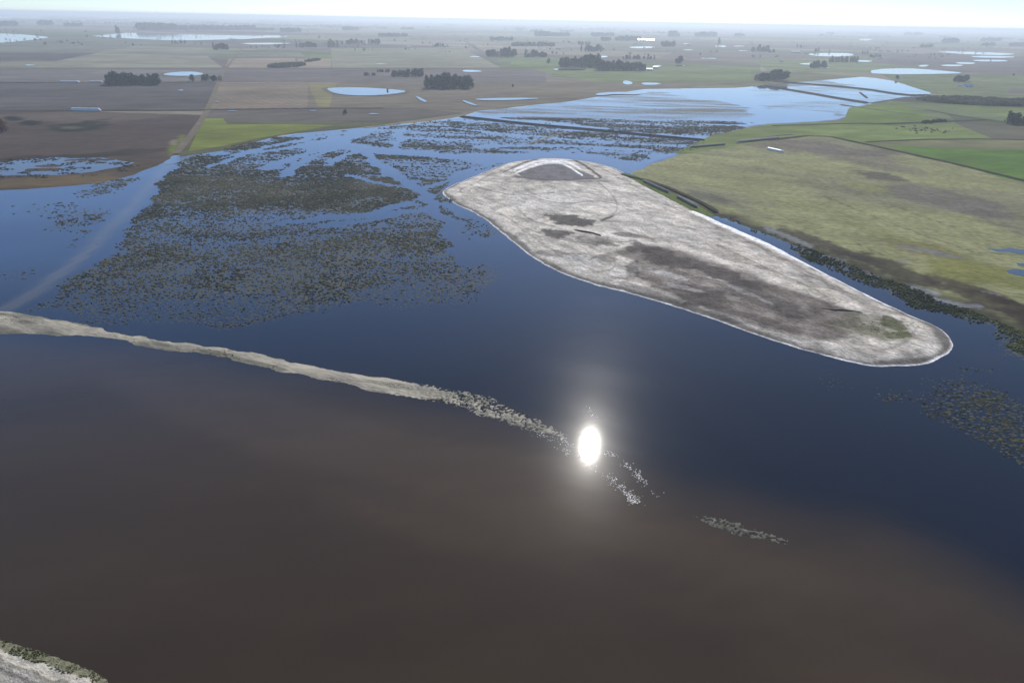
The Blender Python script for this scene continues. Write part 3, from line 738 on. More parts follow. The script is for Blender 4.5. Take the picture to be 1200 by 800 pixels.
tus_m = land_mat('marsh growth', 2.5, .35, .2, .2, 0, 1, .3)
def scatter(box_px, count, thr=.0, dens=vegdens):
    B_ = np.array([at(*p) for p in box_px]); mn, mx = B_.min(0), B_.max(0)
    p = mn + rng.random((count, 2)) * (mx - mn)
    d = dens(p[:, 0], p[:, 1])
    g = sm(.38, .60, fbm(p[:, 0], p[:, 1], 7, 61, 5, .1, 1.6) + (d - .5) * .42)
    return p[rng.random(count) < (.30 + .70 * g) * sm(.08, .85, d)], d
def veg_tint(p, a=(66, 69, 56), b=(108, 105, 84)):
    f = np.clip((fbm(p[:, 0], p[:, 1], 25, 401, 4) - .5) * 2.2 + .45 + rng.normal(0, .18, len(p)), 0, 1)[:, None]
    return C(*a)[None] * (1 - f) + C(*b)[None] * f
# near and middle marsh
p, _ = scatter([(-120, 380), (560, 380), (200, 196), (-60, 215)], 135000)
p = p[p[:, 1] < 470]
d_ = np.hypot(p[:, 0], p[:, 1])
o = clump_mesh('marsh_tussocks', p, (.24 + .50 * rng.random(len(p)) ** 1.6) * np.clip(d_ / 330, .85, 1.4), .10 + .22 * rng.random(len(p)), tus_m, tint=veg_tint(p))
stuff(o, 'dark olive tussocks of drowned marsh grass dotting the flooded basin left of the island', 'marsh grass')
p, _ = scatter([(150, 216), (560, 216), (900, 150), (500, 136)], 110000)
p = p[(p[:, 1] >= 470) & (sdist(p[:, 0], p[:, 1], ISL) < -2) & (sdist(p[:, 0], p[:, 1], RF) < 0)]
o = clump_mesh('marsh_tussocks', p, .45 + .9 * rng.random(len(p)) ** 2, .15 + .3 * rng.random(len(p)), tus_m, tint=veg_tint(p, (58, 62, 54), (84, 86, 74)))
stuff(o, 'distant dark marsh grass speckling the bright flats behind the island', 'marsh grass')
# weed fringe and mats in the oval pond of the brown field
c_ = at(60, 197); q_ = c_ + np.column_stack([rng.uniform(-130, 130, 26000), rng.uniform(-95, 95, 26000)])
U_, W2 = proj(q_[:, 0], q_[:, 1])
e_ = np.sqrt(((U_ - 55) / 105) ** 2 + ((W2 - 197.5 + (U_ - 55) * .02) / 11.5) ** 2)
f_ = fbm(q_[:, 0], q_[:, 1], 9, 441, 4)
q_ = q_[((np.abs(e_ - .93) < .10) & (f_ > .50)) | ((e_ < .9) & (f_ > .60))]
q_ = q_[rng.random(len(q_)) < .7]
o = clump_mesh('pond_weed', q_, .35 + .6 * rng.random(len(q_)), .1 + .2 * rng.random(len(q_)), tus_m, z0=.47, tint=veg_tint(q_, (40, 42, 38), (70, 68, 58)))
stuff(o, 'dark weed fringing the oval pond in the brown field at left', 'pond weed')
# reeds on the far side of the narrow channel and the floating weed on the right
p, _ = scatter([(820, 240), (1420, 520), (1100, 340), (1420, 400)], 150000)
p = p[(sdist(p[:, 0], p[:, 1], RF) < 6) & (sdist(p[:, 0], p[:, 1], ISL) < -3) & (sdist(p[:, 0], p[:, 1], REED) > -3)]
o = clump_mesh('shore_reeds', p, .22 + .4 * rng.random(len(p)), .15 + .4 * rng.random(len(p)), tus_m, z0=.16, tint=veg_tint(p, (62, 70, 48), (104, 108, 74)))
stuff(o, 'band of dark green reeds along the channel between island and fallow field', 'reeds')
p, _ = scatter([(940, 425), (1300, 440), (1300, 610), (1000, 600)], 40000)
p = p[sdist(p[:, 0], p[:, 1], ISL) < -2]
o = clump_mesh('water_weed', p, .18 + .45 * rng.random(len(p)) ** 1.5, .05 + .14 * rng.random(len(p)), tus_m, tint=veg_tint(p, (52, 56, 42), (96, 94, 66)))
stuff(o, 'olive patches of floating weed in the dark blue water right of the island tip', 'water weed')
# dead stalks and scum continuing the spit across the sun glitter
pl = [([(655, 508), (690, 545), (720, 562), (745, 590)], 1.5, 700), ([(712, 530), (745, 555), (775, 580)], 1.2, 420), ([(690, 478), (700, 490)], 1.0, 60), ([(600, 490), (640, 510), (665, 530)], 1.6, 260)]
PP = []
for l, s_, n_ in pl:
    L_ = wline(l, 2); i = rng.integers(0, len(L_) - 1, n_); t = rng.random((n_, 1))
    q = L_[i] * (1 - t) + L_[i + 1] * t + rng.normal(0, 1, (n_, 2)) * s_ * .6
    PP.append(q[fbm(q[:, 0], q[:, 1], 2.2, 411, 3) > .48])
p = np.vstack(PP)
o = clump_mesh('drowned_stubble', p, .06 + .13 * rng.random(len(p)), .004 + .02 * rng.random(len(p)), land_mat('wet straw', 3, .3, .3, .2, bump=.02, rough=.13, spec=.6), tint=np.tile(C(225, 222, 212), (len(p), 1)))
stuff(o, 'pale wet stubble and scum trailing from the end of the spit into the sun glitter', 'stubble')
# low bushes on the near bank and weeds on the spit and island
def land_clumps(name, P, cond, count, rad, hgt, z, a, b, label, cat):
    mn, mx = P.min(0), P.max(0)
    p = mn + rng.random((count, 2)) * (mx - mn)
    sd = sdist(p[:, 0], p[:, 1], P); p = p[cond(p[:, 0], p[:, 1], sd)]
    sd = sdist(p[:, 0], p[:, 1], P)
    zz = z(p[:, 0], p[:, 1], sd)
    o = clump_mesh(name, p, rad * (.5 + rng.random(len(p))), hgt * (.5 + rng.random(len(p))), tus_m, z0=0, tint=veg_tint(p, a, b))
    co = np.empty(len(o.data.vertices) * 3, np.float32); o.data.vertices.foreach_get('co', co); co = co.reshape(-1, 11, 3)
    co[:, :, 2] += zz[:, None]; o.data.vertices.foreach_set('co', co.ravel()); o.data.update()
    stuff(o, label, cat)
land_clumps('bank_scrub', NB, lambda x, y, s: (s > .3) & (s < 2.6) & (fbm(x, y, 1.3, 421, 3) > .47), 60000, .13, .22, lambda x, y, s: np.clip(s * .28, 0, 1.3) - .08, (58, 64, 40), (122, 124, 92),
            'low olive scrub along the sandy bank in the bottom left corner', 'scrub')
land_clumps('spit_weeds', SP, lambda x, y, s: (s > .3) & (fbm(x, y, 4, 423, 4, -.35, 4) > .54), 30000, .16, .08, lambda x, y, s: np.clip(s * .10, 0, .34) - .02, (84, 82, 60), (128, 124, 98),
            'dry weeds growing along the pale sand spit', 'weeds')
land_clumps('island_scrub', ISL, lambda x, y, s: (s > 6) & ((np.hypot((x - at(1050, 388)[0]) / 17, (y - at(1050, 388)[1]) / 9) + fbm(x, y, 4, 425, 4)) < 1.35), 60000, .13, .07, lambda x, y, s: np.clip(s * .16, 0, 1.3), (78, 84, 52), (116, 116, 78),
            'green scrub on the rounded near end of the island', 'scrub')

# ------------------------------------------------------------------ trees
bark = plain('bark', (.07, .055, .04), .9)
LEAF = {'dark': plain('dark leaves', (.056, .074, .040), .7, .2, .5, .35), 'grey': plain('eucalyptus leaves', (.064, .084, .058), .7, .2, .45, .3),
        'olive': plain('willow leaves', (.055, .068, .028), .7, .2, .45, .3), 'rust': plain('autumn leaves', (.26, .09, .03), .7, .2, .4, .4)}
def crown_geo(seed, h, w, kind):
    R = np.random.default_rng(seed)
    L_ = []
    if kind == 'tall':      # narrow, several storeys of foliage
        for i in range(7): L_.append((R.normal(0, w * .10), R.normal(0, w * .10), h * (.16 + .72 * i / 6), w * (.42 - .16 * (i / 6)) * R.uniform(.8, 1.15), h * .13))
    elif kind == 'round':
        for i in range(12):
            a = R.random() * 6.28; q = R.random() ** .5 * w * .27; zz = R.uniform(.16, .80)
            L_.append((q * math.cos(a) * (1.25 - zz), q * math.sin(a) * (1.25 - zz), h * zz, w * R.uniform(.2, .3), h * R.uniform(.14, .2)))
    else:                   # shrub
        for i in range(6):
            a = R.random() * 6.28; q = w * .3
            L_.append((q * math.cos(a), q * math.sin(a), h * R.uniform(.3, .6), w * R.uniform(.22, .32), h * R.uniform(.25, .35)))
    V = []; Q = []
    for (x, y, z, r, rz) in L_:
        for k in range(110):
            d = R.normal(size=3); d /= np.linalg.norm(d); q = R.uniform(.55, 1.12)
            c = np.array([x + d[0] * r * q, y + d[1] * r * q, z + d[2] * rz * q])
            t = R.normal(size=3); t /= np.linalg.norm(t); b = np.cross(t, d + R.normal(size=3) * .5); b /= np.linalg.norm(b) + 1e-9
            s1 = w * R.uniform(.035, .08); s2 = s1 * R.uniform(.5, 1)
            i = len(V); V += [c - t * s1, c + b * s2, c + t * s1, c - b * s2]; Q.append((i, i + 1, i + 2, i + 3))
    return np.array(V), Q
def trunk_geo(h, w, kind, seed):
    R = np.random.default_rng(seed); V = []; Q = []
    def limb(a, b, ra, rb):
        n = 6; d = b - a; d = d / np.linalg.norm(d); u = np.cross(d, [0.3, .9, .1]); u /= np.linalg.norm(u); v = np.cross(d, u); i = len(V)
        for (p, r) in ((a, ra), (b, rb)):
            for k in range(n):
                t = 6.283 * k / n; V.append(p + (u * math.cos(t) + v * math.sin(t)) * r)
        for k in range(n): Q.append((i + k, i + (k + 1) % n, i + n + (k + 1) % n, i + n + k))
    top = np.array([R.normal(0, .03) * w, R.normal(0, .03) * w, h * (.8 if kind == 'tall' else .6)]); mid = top * .45
    limb(np.zeros(3) - [0, 0, .3], mid, h * .028, h * .02); limb(mid, top, h * .02, h * .007)
    for k in range(5):
        a = R.random() * 6.28; q = R.uniform(.3, .75); st = mid * (1 - q) + top * q
        limb(st, st + np.array([math.cos(a) * w * .3, math.sin(a) * w * .3, h * .16]), h * .01, h * .003)
    return np.array(V), Q
PROTO = {}
def tree_proto(kind, leaf, var):
    key = (kind, leaf, var)
    if key not in PROTO:
        w_ = {'tall': .55, 'round': .95, 'shrub': 1.7}[kind]
        V, Q = crown_geo(hash(kind) % 7 * 0 + var * 13 + len(kind), 1, w_, kind)
        me = mesh_np('crown', V, Q, LEAF[leaf]); V2, Q2 = trunk_geo(1, w_, kind, var + 5); tr = mesh_np('trunk', V2, Q2, bark)
        PROTO[key] = (me.data, tr.data)
        bpy.data.objects.remove(me); bpy.data.objects.remove(tr)
    return PROTO[key]
def tree(name, pos, h, kind, leaf, label, cat='tree', group=None, wk=1.0, z=0.0):
    cm, tm = tree_proto(kind, leaf, rnd.randrange(4))
    e = bpy.data.objects.new(name, None); COL.objects.link(e); e.empty_display_size = .5
    e.location = (pos[0], pos[1], z); e.rotation_euler = (0, 0, rnd.random() * 6.28); e.scale = (h * wk, h * wk, h)
    for nm, me in (('crown', cm), ('trunk', tm)):
        c = bpy.data.objects.new(nm, me); COL.objects.link(c); c.parent = e
    return tag(e, label, cat, group)
def grove(x0, x1, yb, yt, n, rows, label, group, kinds=('round', 'round', 'tall'), leaf='dark', wk=1.0, prof=None, name='tree'):
    """a stand of single trees between two points of the plain"""
    for k in range(n):
        t = (k // rows + .5) / math.ceil(n / rows) + rnd.uniform(-.25, .25) / n * rows
        r = k % rows
        px = x0 + (x1 - x0) * t
        base = at(px, yb); dist = np.linalg.norm(base); dr = base / dist
        h = (yb - yt) * pxm(px, yb) * .95
        q = base + dr * r * h * .8 + np.array([0, rnd.uniform(-.2, .2) * h])
        hh = h * (prof(t) if prof else 1) * rnd.uniform(.66, 1.08)
        tree(name, q, hh, rnd.choice(kinds), leaf, label, 'tree', group, wk * rnd.uniform(.85, 1.2))
G = grove
G(127, 186, 100, 83.5, 26, 2, 'dark tree in the dense grove at the edge of the grey field, upper left', 'trees of the dense grove on the grey field', prof=lambda t: 1.15 if t < .2 else .85, wk=.9)
G(220, 229, 95.3, 86, 1, 1, 'round dark tree beside the small pond near the dirt road', None, ('round',), wk=1.1)
G(235, 262, 95, 87, 7, 1, 'thin tree in the sparse row beside the dirt road', 'trees beside the dirt road', ('round', 'tall'))
G(249, 269, 58.5, 50, 7, 1, 'tree in the small clump left of the middle fields far off', 'trees of the far left clump')
G(201, 218, 51.5, 46.5, 6, 1, 'tree in the thin row before the long bright lagoon', 'trees before the long lagoon', ('tall',))
G(321, 328, 55.5, 51.5, 2, 1, 'tree of the pair left of the far khaki fields', 'pair of far trees'); G(346, 371, 56, 48.5, 7, 1, 'tree in the low grove north of the striped field', 'trees north of the striped field')
G(383, 397, 56, 46.5, 4, 1, 'tree in the tall clump north of the khaki field', 'trees of the clump on the khaki field', ('round', 'tall')); G(400, 445, 52, 45.5, 12, 1, 'tree in the long grove north of the khaki field', 'trees of the long khaki field grove')
G(426, 440, 89, 83.5, 5, 1, 'tree in the small clump left of the big twin groves', 'trees of the small middle clump'); G(441, 457, 85, 80, 5, 1, 'tree in the thin row behind the middle clump', 'trees of the thin middle row')
G(459, 496, 90, 80.5, 12, 1, 'tree in the long grove left of the tallest grove', 'trees of the long middle grove')
G(498, 552, 104, 85.5, 20, 2, 'large dark tree in the tallest grove above the flooded marsh', 'trees of the tallest grove', leaf='grey', wk=1.0)
G(508, 520, 55, 50, 4, 1, 'tree in the small block on the far grey field', 'trees of the small far block'); G(570, 585, 67, 57, 5, 1, 'tree beside the far straight road', 'trees by the far straight road')
G(586, 604, 67, 55.5, 6, 1, 'tree in the clump right of the far straight road', 'trees right of the far straight road'); G(614, 640, 67.5, 58.5, 8, 1, 'tree in the ragged row left of the forest', 'trees left of the forest')
G(641, 647, 75, 68, 1, 1, 'single round tree left of the forest', None, ('round',))
G(657, 702, 79, 65, 24, 2, 'dark tree in the left half of the forest behind the lake', 'trees of the forest left half', prof=lambda t: .75 + .45 * t, leaf='dark')
G(700, 755, 83, 70.5, 26, 2, 'dark tree in the right half of the forest behind the lake', 'trees of the forest right half', prof=lambda t: 1.1 - .25 * t)
G(729, 768, 70, 64, 10, 1, 'tree in the row behind the forest', 'trees behind the forest'); G(680, 705, 61, 52, 7, 1, 'tree in the block north of the forest', 'trees north of the forest')
G(678, 692, 53, 48, 4, 1, 'tree in the thin clump far north of the forest', 'thin clump north of the forest')
G(775, 790, 55, 47.5, 5, 1, 'tree in the clump right of the far bright sheds', 'trees right of the far sheds'); G(790, 798, 74.5, 65, 2, 1, 'tree of the dense pair right of the forest', 'dense pair right of the forest', ('round',))
G(839, 845, 53.5, 45, 1, 1, 'tall lone tree on the far plain right of centre', None, ('tall',)); G(881, 900, 61, 52.5, 5, 1, 'tree in the far clump above the bright lagoon', 'trees of the far clump')
G(885, 902, 95, 84, 6, 1, 'tree in the left clump beside the lake', 'trees of the left clump by the lake'); G(903, 919, 94, 81, 5, 1, 'tall tree in the right clump beside the lake', 'trees of the right clump by the lake', wk=1.1)
G(949, 968, 80, 71, 6, 1, 'round tree left of the long windbreak', 'trees left of the windbreak', ('round',)); G(970, 1004, 73.5, 66, 14, 1, 'tree in the even windbreak before the white lagoon', 'trees of the windbreak', ('tall',))
G(954, 961, 61, 56, 2, 1, 'tree of the small far pair above the windbreak', 'small far pair'); G(1008, 1018, 64, 59, 3, 1, 'tree in the far clump right of the lagoon', 'far clump right of the lagoon')
G(1018, 1032, 68, 62.5, 5, 1, 'tree around the far white farmhouse', 'trees by the far farmhouse'); G(900, 908, 62, 57, 2, 1, 'tree at the dusty track on the far plain', 'trees at the dusty track')
G(932, 940, 56.5, 51, 2, 1, 'tree on the far plain above the left windbreak trees', 'trees on the far plain'); G(1118, 1132, 96, 87.5, 6, 1, 'dark tree behind the small white farmhouse', 'trees behind the small farmhouse', ('round',), wk=1.2)
G(1180, 1225, 146, 130, 9, 1, 'dark tree in the grove at the right edge of the frame', 'trees at the right edge', wk=1.05)
G(1049, 1053, 93, 88, 1, 1, 'small round tree at the pond right of the lake', None, ('round',)); G(1186, 1191, 89, 85.5, 1, 1, 'lone small tree on the green field at the far right', None, ('round',))
G(403, 408, 134.5, 128, 1, 1, 'small lone tree on the dark field below the oval pond', None, ('round',)); G(1003, 1006, 74, 65, 1, 1, 'slender tall tree at the right end of the windbreak', None, ('tall',))
G(136, 142, 40.5, 28, 2, 1, 'tall hazy tree in front of the far left lagoon', 'tall hazy trees at the far left lagoon', ('tall',)); G(40, 43, 48, 44, 1, 1, 'tiny tree at the edge of the far left lagoon', None, ('round',))
G(452, 457, 107, 102.5, 1, 1, 'small dark bush above the oval pond', None, ('round',)); G(598, 603, 102, 97, 1, 1, 'small bush on the dry field behind the flooded marsh', None, ('round',))
tree('tree', at(2, 155), 16 * pxm(2, 155) * 1.05, 'round', 'rust', 'rusty orange tree on the brown field at the left edge', 'tree', None, 1.0)
for k, (px, py) in enumerate([(1082, 145), (1086, 144.5), (1090, 145), (1094, 144), (1098, 143.6), (1102, 143.5), (1106, 143.5)]):
    tree('shrub', at(px, py), 4.5 * pxm(px, py), 'shrub', 'dark', 'low dark shrub in the row by the ditch on the green field', 'shrub', 'shrubs by the ditch on the green field', .6)
# woods so far away that they read as one mass each
wood_m = LEAF['dark']
def far_wood(x0, x1, yb, yt, label):
    n = max(10, int((x1 - x0) * 2.2)); V = []; Q = []
    R = np.random.default_rng(int(x0 * 7 + yb) + 1000)
    m = pxm((x0 + x1) / 2, yb)
    for k in range(n):
        px = R.uniform(x0, x1); b = at(px, yb); h = (yb - yt) * m * R.uniform(.55, 1.0); w_ = max(h * .45, (x1 - x0) * m / n * 1.3)
        b = b * (1 + R.uniform(0, 30) / np.linalg.norm(b))
        for j in range(26):
            d = R.normal(size=3); d /= np.linalg.norm(d); c = np.array([b[0] + d[0] * w_ * .8, b[1] + d[1] * w_ * .8, h * .52 + d[2] * h * .42])
            t = R.normal(size=3); t /= np.linalg.norm(t); u = np.cross(t, d); u /= np.linalg.norm(u) + 1e-9; s_ = h * R.uniform(.14, .28)
            i = len(V); V += [c - t * s_, c + u * s_, c + t * s_, c - u * s_]; Q.append((i, i + 1, i + 2, i + 3))
    stuff(mesh_np('distant_wood', V, Q, wood_m), label, 'woods')
for a in [(162, 205, 35.5, 27.5, 'long hazy wood behind the far left lagoon'), (205, 300, 35.5, 30, 'thin hazy wood stretching right behind the far left lagoon'),
          (-20, 20, 31, 25, 'hazy wood at the far left edge'), (45, 62, 30, 24, 'small hazy wood between the two far left lagoons'), (75, 96, 31.5, 27, 'low hazy wood left of the tall hazy trees'),
          (330, 352, 38, 33, 'small hazy wood above the upper left fields'), (403, 420, 36, 31.5, 'small hazy wood left of centre near the horizon'), (444, 477, 43.5, 39, 'hazy wood on the plain left of centre'),
          (470, 484, 35, 32, 'tiny hazy wood left of the vanishing road'), (300, 320, 36, 33, 'low hazy wood right of the far left lagoon'), (575, 600, 48, 43.5, 'hazy wood right of the vanishing road'), (600, 650, 54.5, 50, 'low hazy wood north of the ragged tree row'),
          (627, 645, 43, 36.5, 'hazy wood north of the low wood'), (645, 668, 43, 38.5, 'hazy wood left of the far sheds'), (693, 720, 43, 38.5, 'hazy wood behind the far sheds'), (705, 715, 48.5, 43.5, 'small hazy wood in front of the far sheds'), (722, 750, 48, 42, 'hazy wood just left of the far sheds'),
          (784, 795, 43.5, 36.5, 'small hazy wood right of the far sheds'), (815, 838, 43.5, 37.5, 'hazy wood right of centre near the horizon'), (861, 872, 43, 39, 'tiny hazy wood above the far clump'),
          (1060, 1080, 42, 38, 'small hazy wood near the horizon above the windbreak'), (1105, 1122, 51, 45, 'hazy wood on the far right plain'), (1150, 1172, 49, 44.5, 'hazy wood left of the far right farm'), (1150, 1165, 54, 50, 'low hazy wood at the far right'),
          (1182, 1198, 54.5, 50, 'hazy wood at the far right edge'), (968, 976, 41, 38, 'tiny hazy wood near the horizon right of centre'), (1078, 1092, 56, 52, 'low hazy wood above the far right ponds')]:
    far_wood(*a)
# remote tree lines towards the horizon
V = []; Q = []; R = np.random.default_rng(77)
for k in range(420):
    yy = 7000 * math.exp(R.uniform(0, 1.75)); xx = R.uniform(-.85, .85) * yy; ln = R.uniform(60, 500); h0 = R.uniform(12, 20); an = math.radians(-17 if R.random() < .7 else 73)
    for j in range(int(ln / 9)):
        t = R.uniform(-.5, .5) * ln; b = (xx + math.cos(an) * t, yy + math.sin(an) * t); h = h0 * R.uniform(.5, 1)
        for m_ in range(4):
            d = R.normal(size=3) * h * .25; a2 = R.normal(size=3); a2 /= np.linalg.norm(a2); u = np.cross(a2, [R.normal(), R.normal(), R.normal()]); u /= np.linalg.norm(u) + 1e-9; s_ = h * .4
            c = np.array([b[0] + d[0], b[1] + d[1], h * .5 + d[2]]); i = len(V); V += [c - a2 * s_, c + u * s_, c + a2 * s_, c - u * s_]; Q.append((i, i + 1, i + 2, i + 3))
stuff(mesh_np('horizon_tree_lines', V, Q, wood_m), 'faint hazy lines of trees scattered over the plain towards the horizon', 'woods')
V = []; Q = []; R = np.random.default_rng(78)
for k in range(520):
    yy = 2400 * math.exp(R.uniform(0, 1.5)); xx = R.uniform(-.85, .85) * yy; n_ = R.integers(1, 5)
    for j in range(n_):
        b = (xx + R.normal() * 22, yy + R.normal() * 22); h = R.uniform(4, 12)
        for m_ in range(16):
            d = R.normal(size=3); d /= np.linalg.norm(d); a2 = R.normal(size=3); a2 /= np.linalg.norm(a2); u = np.cross(a2, d); u /= np.linalg.norm(u) + 1e-9; s_ = h * R.uniform(.1, .2)
            c = np.array([b[0] + d[0] * h * .35, b[1] + d[1] * h * .35, h * .5 + d[2] * h * .38]); i = len(V); V += [c - a2 * s_, c + u * s_, c + a2 * s_, c - u * s_]; Q.append((i, i + 1, i + 2, i + 3))
stuff(mesh_np('scattered_scrub', V, Q, wood_m), 'tiny dark bushes and trees sprinkled over the far plain', 'scrub')
# scrub mats: dark oval thickets on the plain
def scrub(px0, px1, yb, yt, label, n=500, h=3.0):
    c = at((px0 + px1) / 2, (yb + yt) / 2); a = at(px0, (yb + yt) / 2); b = at((px0 + px1) / 2, yb)
    rx = np.linalg.norm(c - a); ry = np.linalg.norm(c - b)
    th = rng.random(n) * 6.28; q = rng.random(n) ** .5
    p = c + np.column_stack([np.cos(th) * q * rx, np.sin(th) * q * ry])
    o = clump_mesh('scrub_thicket', p, rx * .06 * (.5 + rng.random(n)), h * (.5 + rng.random(n)), tus_m, z0=.6, tint=veg_tint(p, (44, 50, 36), (72, 76, 54)))
    stuff(o, label, 'thicket')
scrub(317, 356, 80, 74.5, 'dark oval thicket on the striped field, upper left')
scrub(360, 373, 73, 70, 'small dark thicket above the oval one on the striped field', 200)
scrub(1090, 1200, 123.5, 116, 'long dark belt of scrub across the green fields on the right', 1500, 2.5)
scrub(1200, 1290, 124, 118, 'end of the dark scrub belt at the right edge', 700, 2.5)

# ------------------------------------------------------------------ grain bags, farm buildings, cattle, mud banks
def bag(px0, px1, mat, label, w_=2.8, h_=1.7, z=.3, cat='silage bag', name='silage_bag'):
    a = at(*px0); b = at(*px1); L_ = np.linalg.norm(b - a); d = (b - a) / L_; n_ = np.array([-d[1], d[0]])
    V = []; Q = []; m = max(10, int(L_ / 2.5)); k = 9
    for i in range(m + 1):
        t = i / m; e = min(t, 1 - t) * L_; s_ = math.sqrt(max(.02, 1 - (1 - min(1, e / 2.5)) ** 2)) * (1 + .05 * math.sin(i * 2.1) + rnd.uniform(-.04, .04))
        for j in range(k):
            an = math.pi * j / (k - 1)
            q = a + d * L_ * t + n_ * math.cos(an) * w_ / 2 * s_
            V.append((q[0], q[1], z + math.sin(an) ** .7 * h_ * s_))
    for i in range(m):
        for j in range(k - 1):
            p_ = i * k + j; Q.append((p_, p_ + k, p_ + k + 1, p_ + 1))
    tag(mesh_np(name, V, Q, mat, smooth=True), label, cat, 'silage bags lying in the fields')
wh = plain('white plastic', (.78, .78, .77), .45, .4, .06); gy = plain('weathered grey plastic', (.17, .17, .165), .85, .1, .2); dk = plain('black mud', (.03, .027, .025), .8, .2, .3)
bag((898, 175.5), (919, 180), wh, 'bright white silage bag lying in the fallow field on the right', 3.6, 2.0, .5)
bag((753, 214), (784, 228), gy, 'long grey silage bag on the grass strip, the one farther from the channel', 2.2, 1.3, 1.2); bag((793, 232.5), (817, 245.5), gy, 'shorter grey silage bag on the grass strip, nearer the channel', 2.2, 1.3, 1.2)
bag((864, 167.5), (912, 162.5), gy, 'long grey silage bag at the top edge of the fallow field', 6, 1.3, .8); bag((808, 173.5), (850, 170), gy, 'low grey silage bag where the lake meets the fallow field', 4, 1.2, .7)
bag((82, 130), (119, 130.6), wh, 'long white silage bag on the border of the brown and grey fields', 5, 3, .5)
bag((70, 97), (94, 97.3), wh, 'white silage bag on the border above the grey field, left of the grove', 6, 2.6, .5); bag((104, 97), (121, 97), wh, 'white silage bag touching the left end of the dense grove', 5, 2.2, .5)
bag((1128, 157), (1136, 156), gy, 'small grey bag in the green field at right', 4, 1.8, .4) if False else None

# dark ridge of wet mud on the island
def ridge(px, hw, h_, label):
    L_ = wline(px, 2); V = []; Q = []
    T_ = np.gradient(L_, axis=0); T_ /= np.linalg.norm(T_, axis=1)[:, None]
    for i, (p, t) in enumerate(zip(L_, T_)):
        s_ = math.sin(math.pi * (i + .6) / (len(L_) + .2)) ** .5; n_ = np.array([-t[1], t[0]])
        for j, (o_, z_) in enumerate(((-1.3, -.2), (-.9, .7), (-.2, 1), (.5, .85), (1.3, -.2))):
            q = p + n_ * o_ * hw * s_ * rnd.uniform(.85, 1.15); V.append((q[0], q[1], 1.1 + z_ * h_ * s_ * rnd.uniform(.85, 1.15)))
    for i in range(len(L_) - 1):
        for j in range(4): p_ = i * 5 + j; Q.append((p_, p_ + 5, p_ + 6, p_ + 1))
    tag(mesh_np('mud_ridge', V, Q, dk, smooth=True), label, 'mud ridge')
ridge([(672, 272.5), (688, 275), (704, 279)], .7, .9, 'short black ridge of wet mud near the middle of the island')
ridge([(956, 364), (975, 367), (990, 367), (1010, 370)], .5, .6, 'long thin black mud ridge near the rounded end of the island')

roofm = plain('zinc roof', (.62, .63, .65), .3, .5, .08, metal=.6); wallm = plain('white lime wall', (.75, .74, .70), .85, .2, .08); doorm = plain('dark door', (.06, .05, .045), .7)
def building(name, px, py, L_, W_, hw, hr, label, rot=0, cat='farmhouse', z=.05):
    p = at(px, py); e = bpy.data.objects.new(name, None); COL.objects.link(e); e.location = (p[0], p[1], z); e.rotation_euler = (0, 0, math.radians(rot))
    a, b = L_ / 2, W_ / 2
    V = [(-a, -b, 0), (a, -b, 0), (a, b, 0), (-a, b, 0), (-a, -b, hw), (a, -b, hw), (a, b, hw), (-a, b, hw), (-a, 0, hw + hr - .1), (a, 0, hw + hr - .1)]
    me = bpy.data.meshes.new('wall'); me.from_pydata(V, [], [(0, 1, 5, 4), (2, 3, 7, 6), (1, 2, 6, 9, 5), (3, 0, 4, 8, 7)]); me.materials.append(wallm)
    o = bpy.data.objects.new('wall', me); COL.objects.link(o); o.parent = e
    c, g = a + .5, b + .6; hs = hw - hr * .6 / b + .05
    V = [(-c, -g, hs), (c, -g, hs), (c, 0, hw + hr), (-c, 0, hw + hr), (-c, g, hs), (c, g, hs)]
    V += [(x, y, z_ + .15) for x, y, z_ in V]
    me = bpy.data.meshes.new('roof'); me.from_pydata(V, [], [(3, 2, 1, 0), (4, 5, 2, 3), (6, 7, 8, 9), (9, 8, 11, 10), (0, 1, 7, 6), (5, 4, 10, 11), (1, 2, 8, 7), (2, 5, 11, 8), (0, 6, 9, 3), (3, 9, 10, 4)]); me.materials.append(roofm)
    o = bpy.data.objects.new('roof', me); COL.objects.link(o); o.parent = e
    for nm, x, z0, w2, h2 in (('door', -a * .3, 0, .6, min(2.2, hw * .8)), ('window', a * .4, hw * .35, .6, hw * .35), ('window', a * .75, hw * .35, .6, hw * .35)):
        k = L_ / 12
        V = [(x - w2 * k, -b - .04, z0), (x + w2 * k, -b - .04, z0), (x + w2 * k, -b - .04, z0 + h2), (x - w2 * k, -b - .04, z0 + h2)]
        V += [(q[0], -b + .05, q[2]) for q in V]
        me = bpy.data.meshes.new(nm); me.from_pydata(V, [], [(0, 1, 2, 3), (0, 4, 5, 1), (3, 2, 6, 7), (1, 5, 6, 2), (0, 3, 7, 4)]); me.materials.append(doorm)
        o = bpy.data.objects.new(nm, me); COL.objects.link(o); o.parent = e
    tag(e, label, cat)
building('farmhouse', 1134, 102.3, 13, 8, 3.5, 2.5, 'small white farmhouse with a bright roof in the green fields at upper right', -12)
building('shed', 1124, 101.5, 9, 5, 2.2, 1, 'low open shed just left of the small white farmhouse', -12, 'shed')
building('farmhouse', 1031, 68.8, 14, 8, 3.5, 2.5, 'far white farmhouse in the tree clump right of the windbreak', -12)
building('farmhouse', 1177, 42.6, 26, 12, 5, 3, 'remote white farm building near the right horizon', -10); building('shed', 1078, 42.8, 36, 14, 6, 3, 'remote white shed at the small hazy wood, right of centre', -10, 'shed')
building('farm_shed', 757, 48.4, 95, 30, 7, 5, 'long bright metal shed glaring on the far plain', -8, 'shed'); building('farm_shed', 743, 46.6, 30, 18, 7, 4, 'short bright metal shed left of the long glaring one', -8, 'shed')
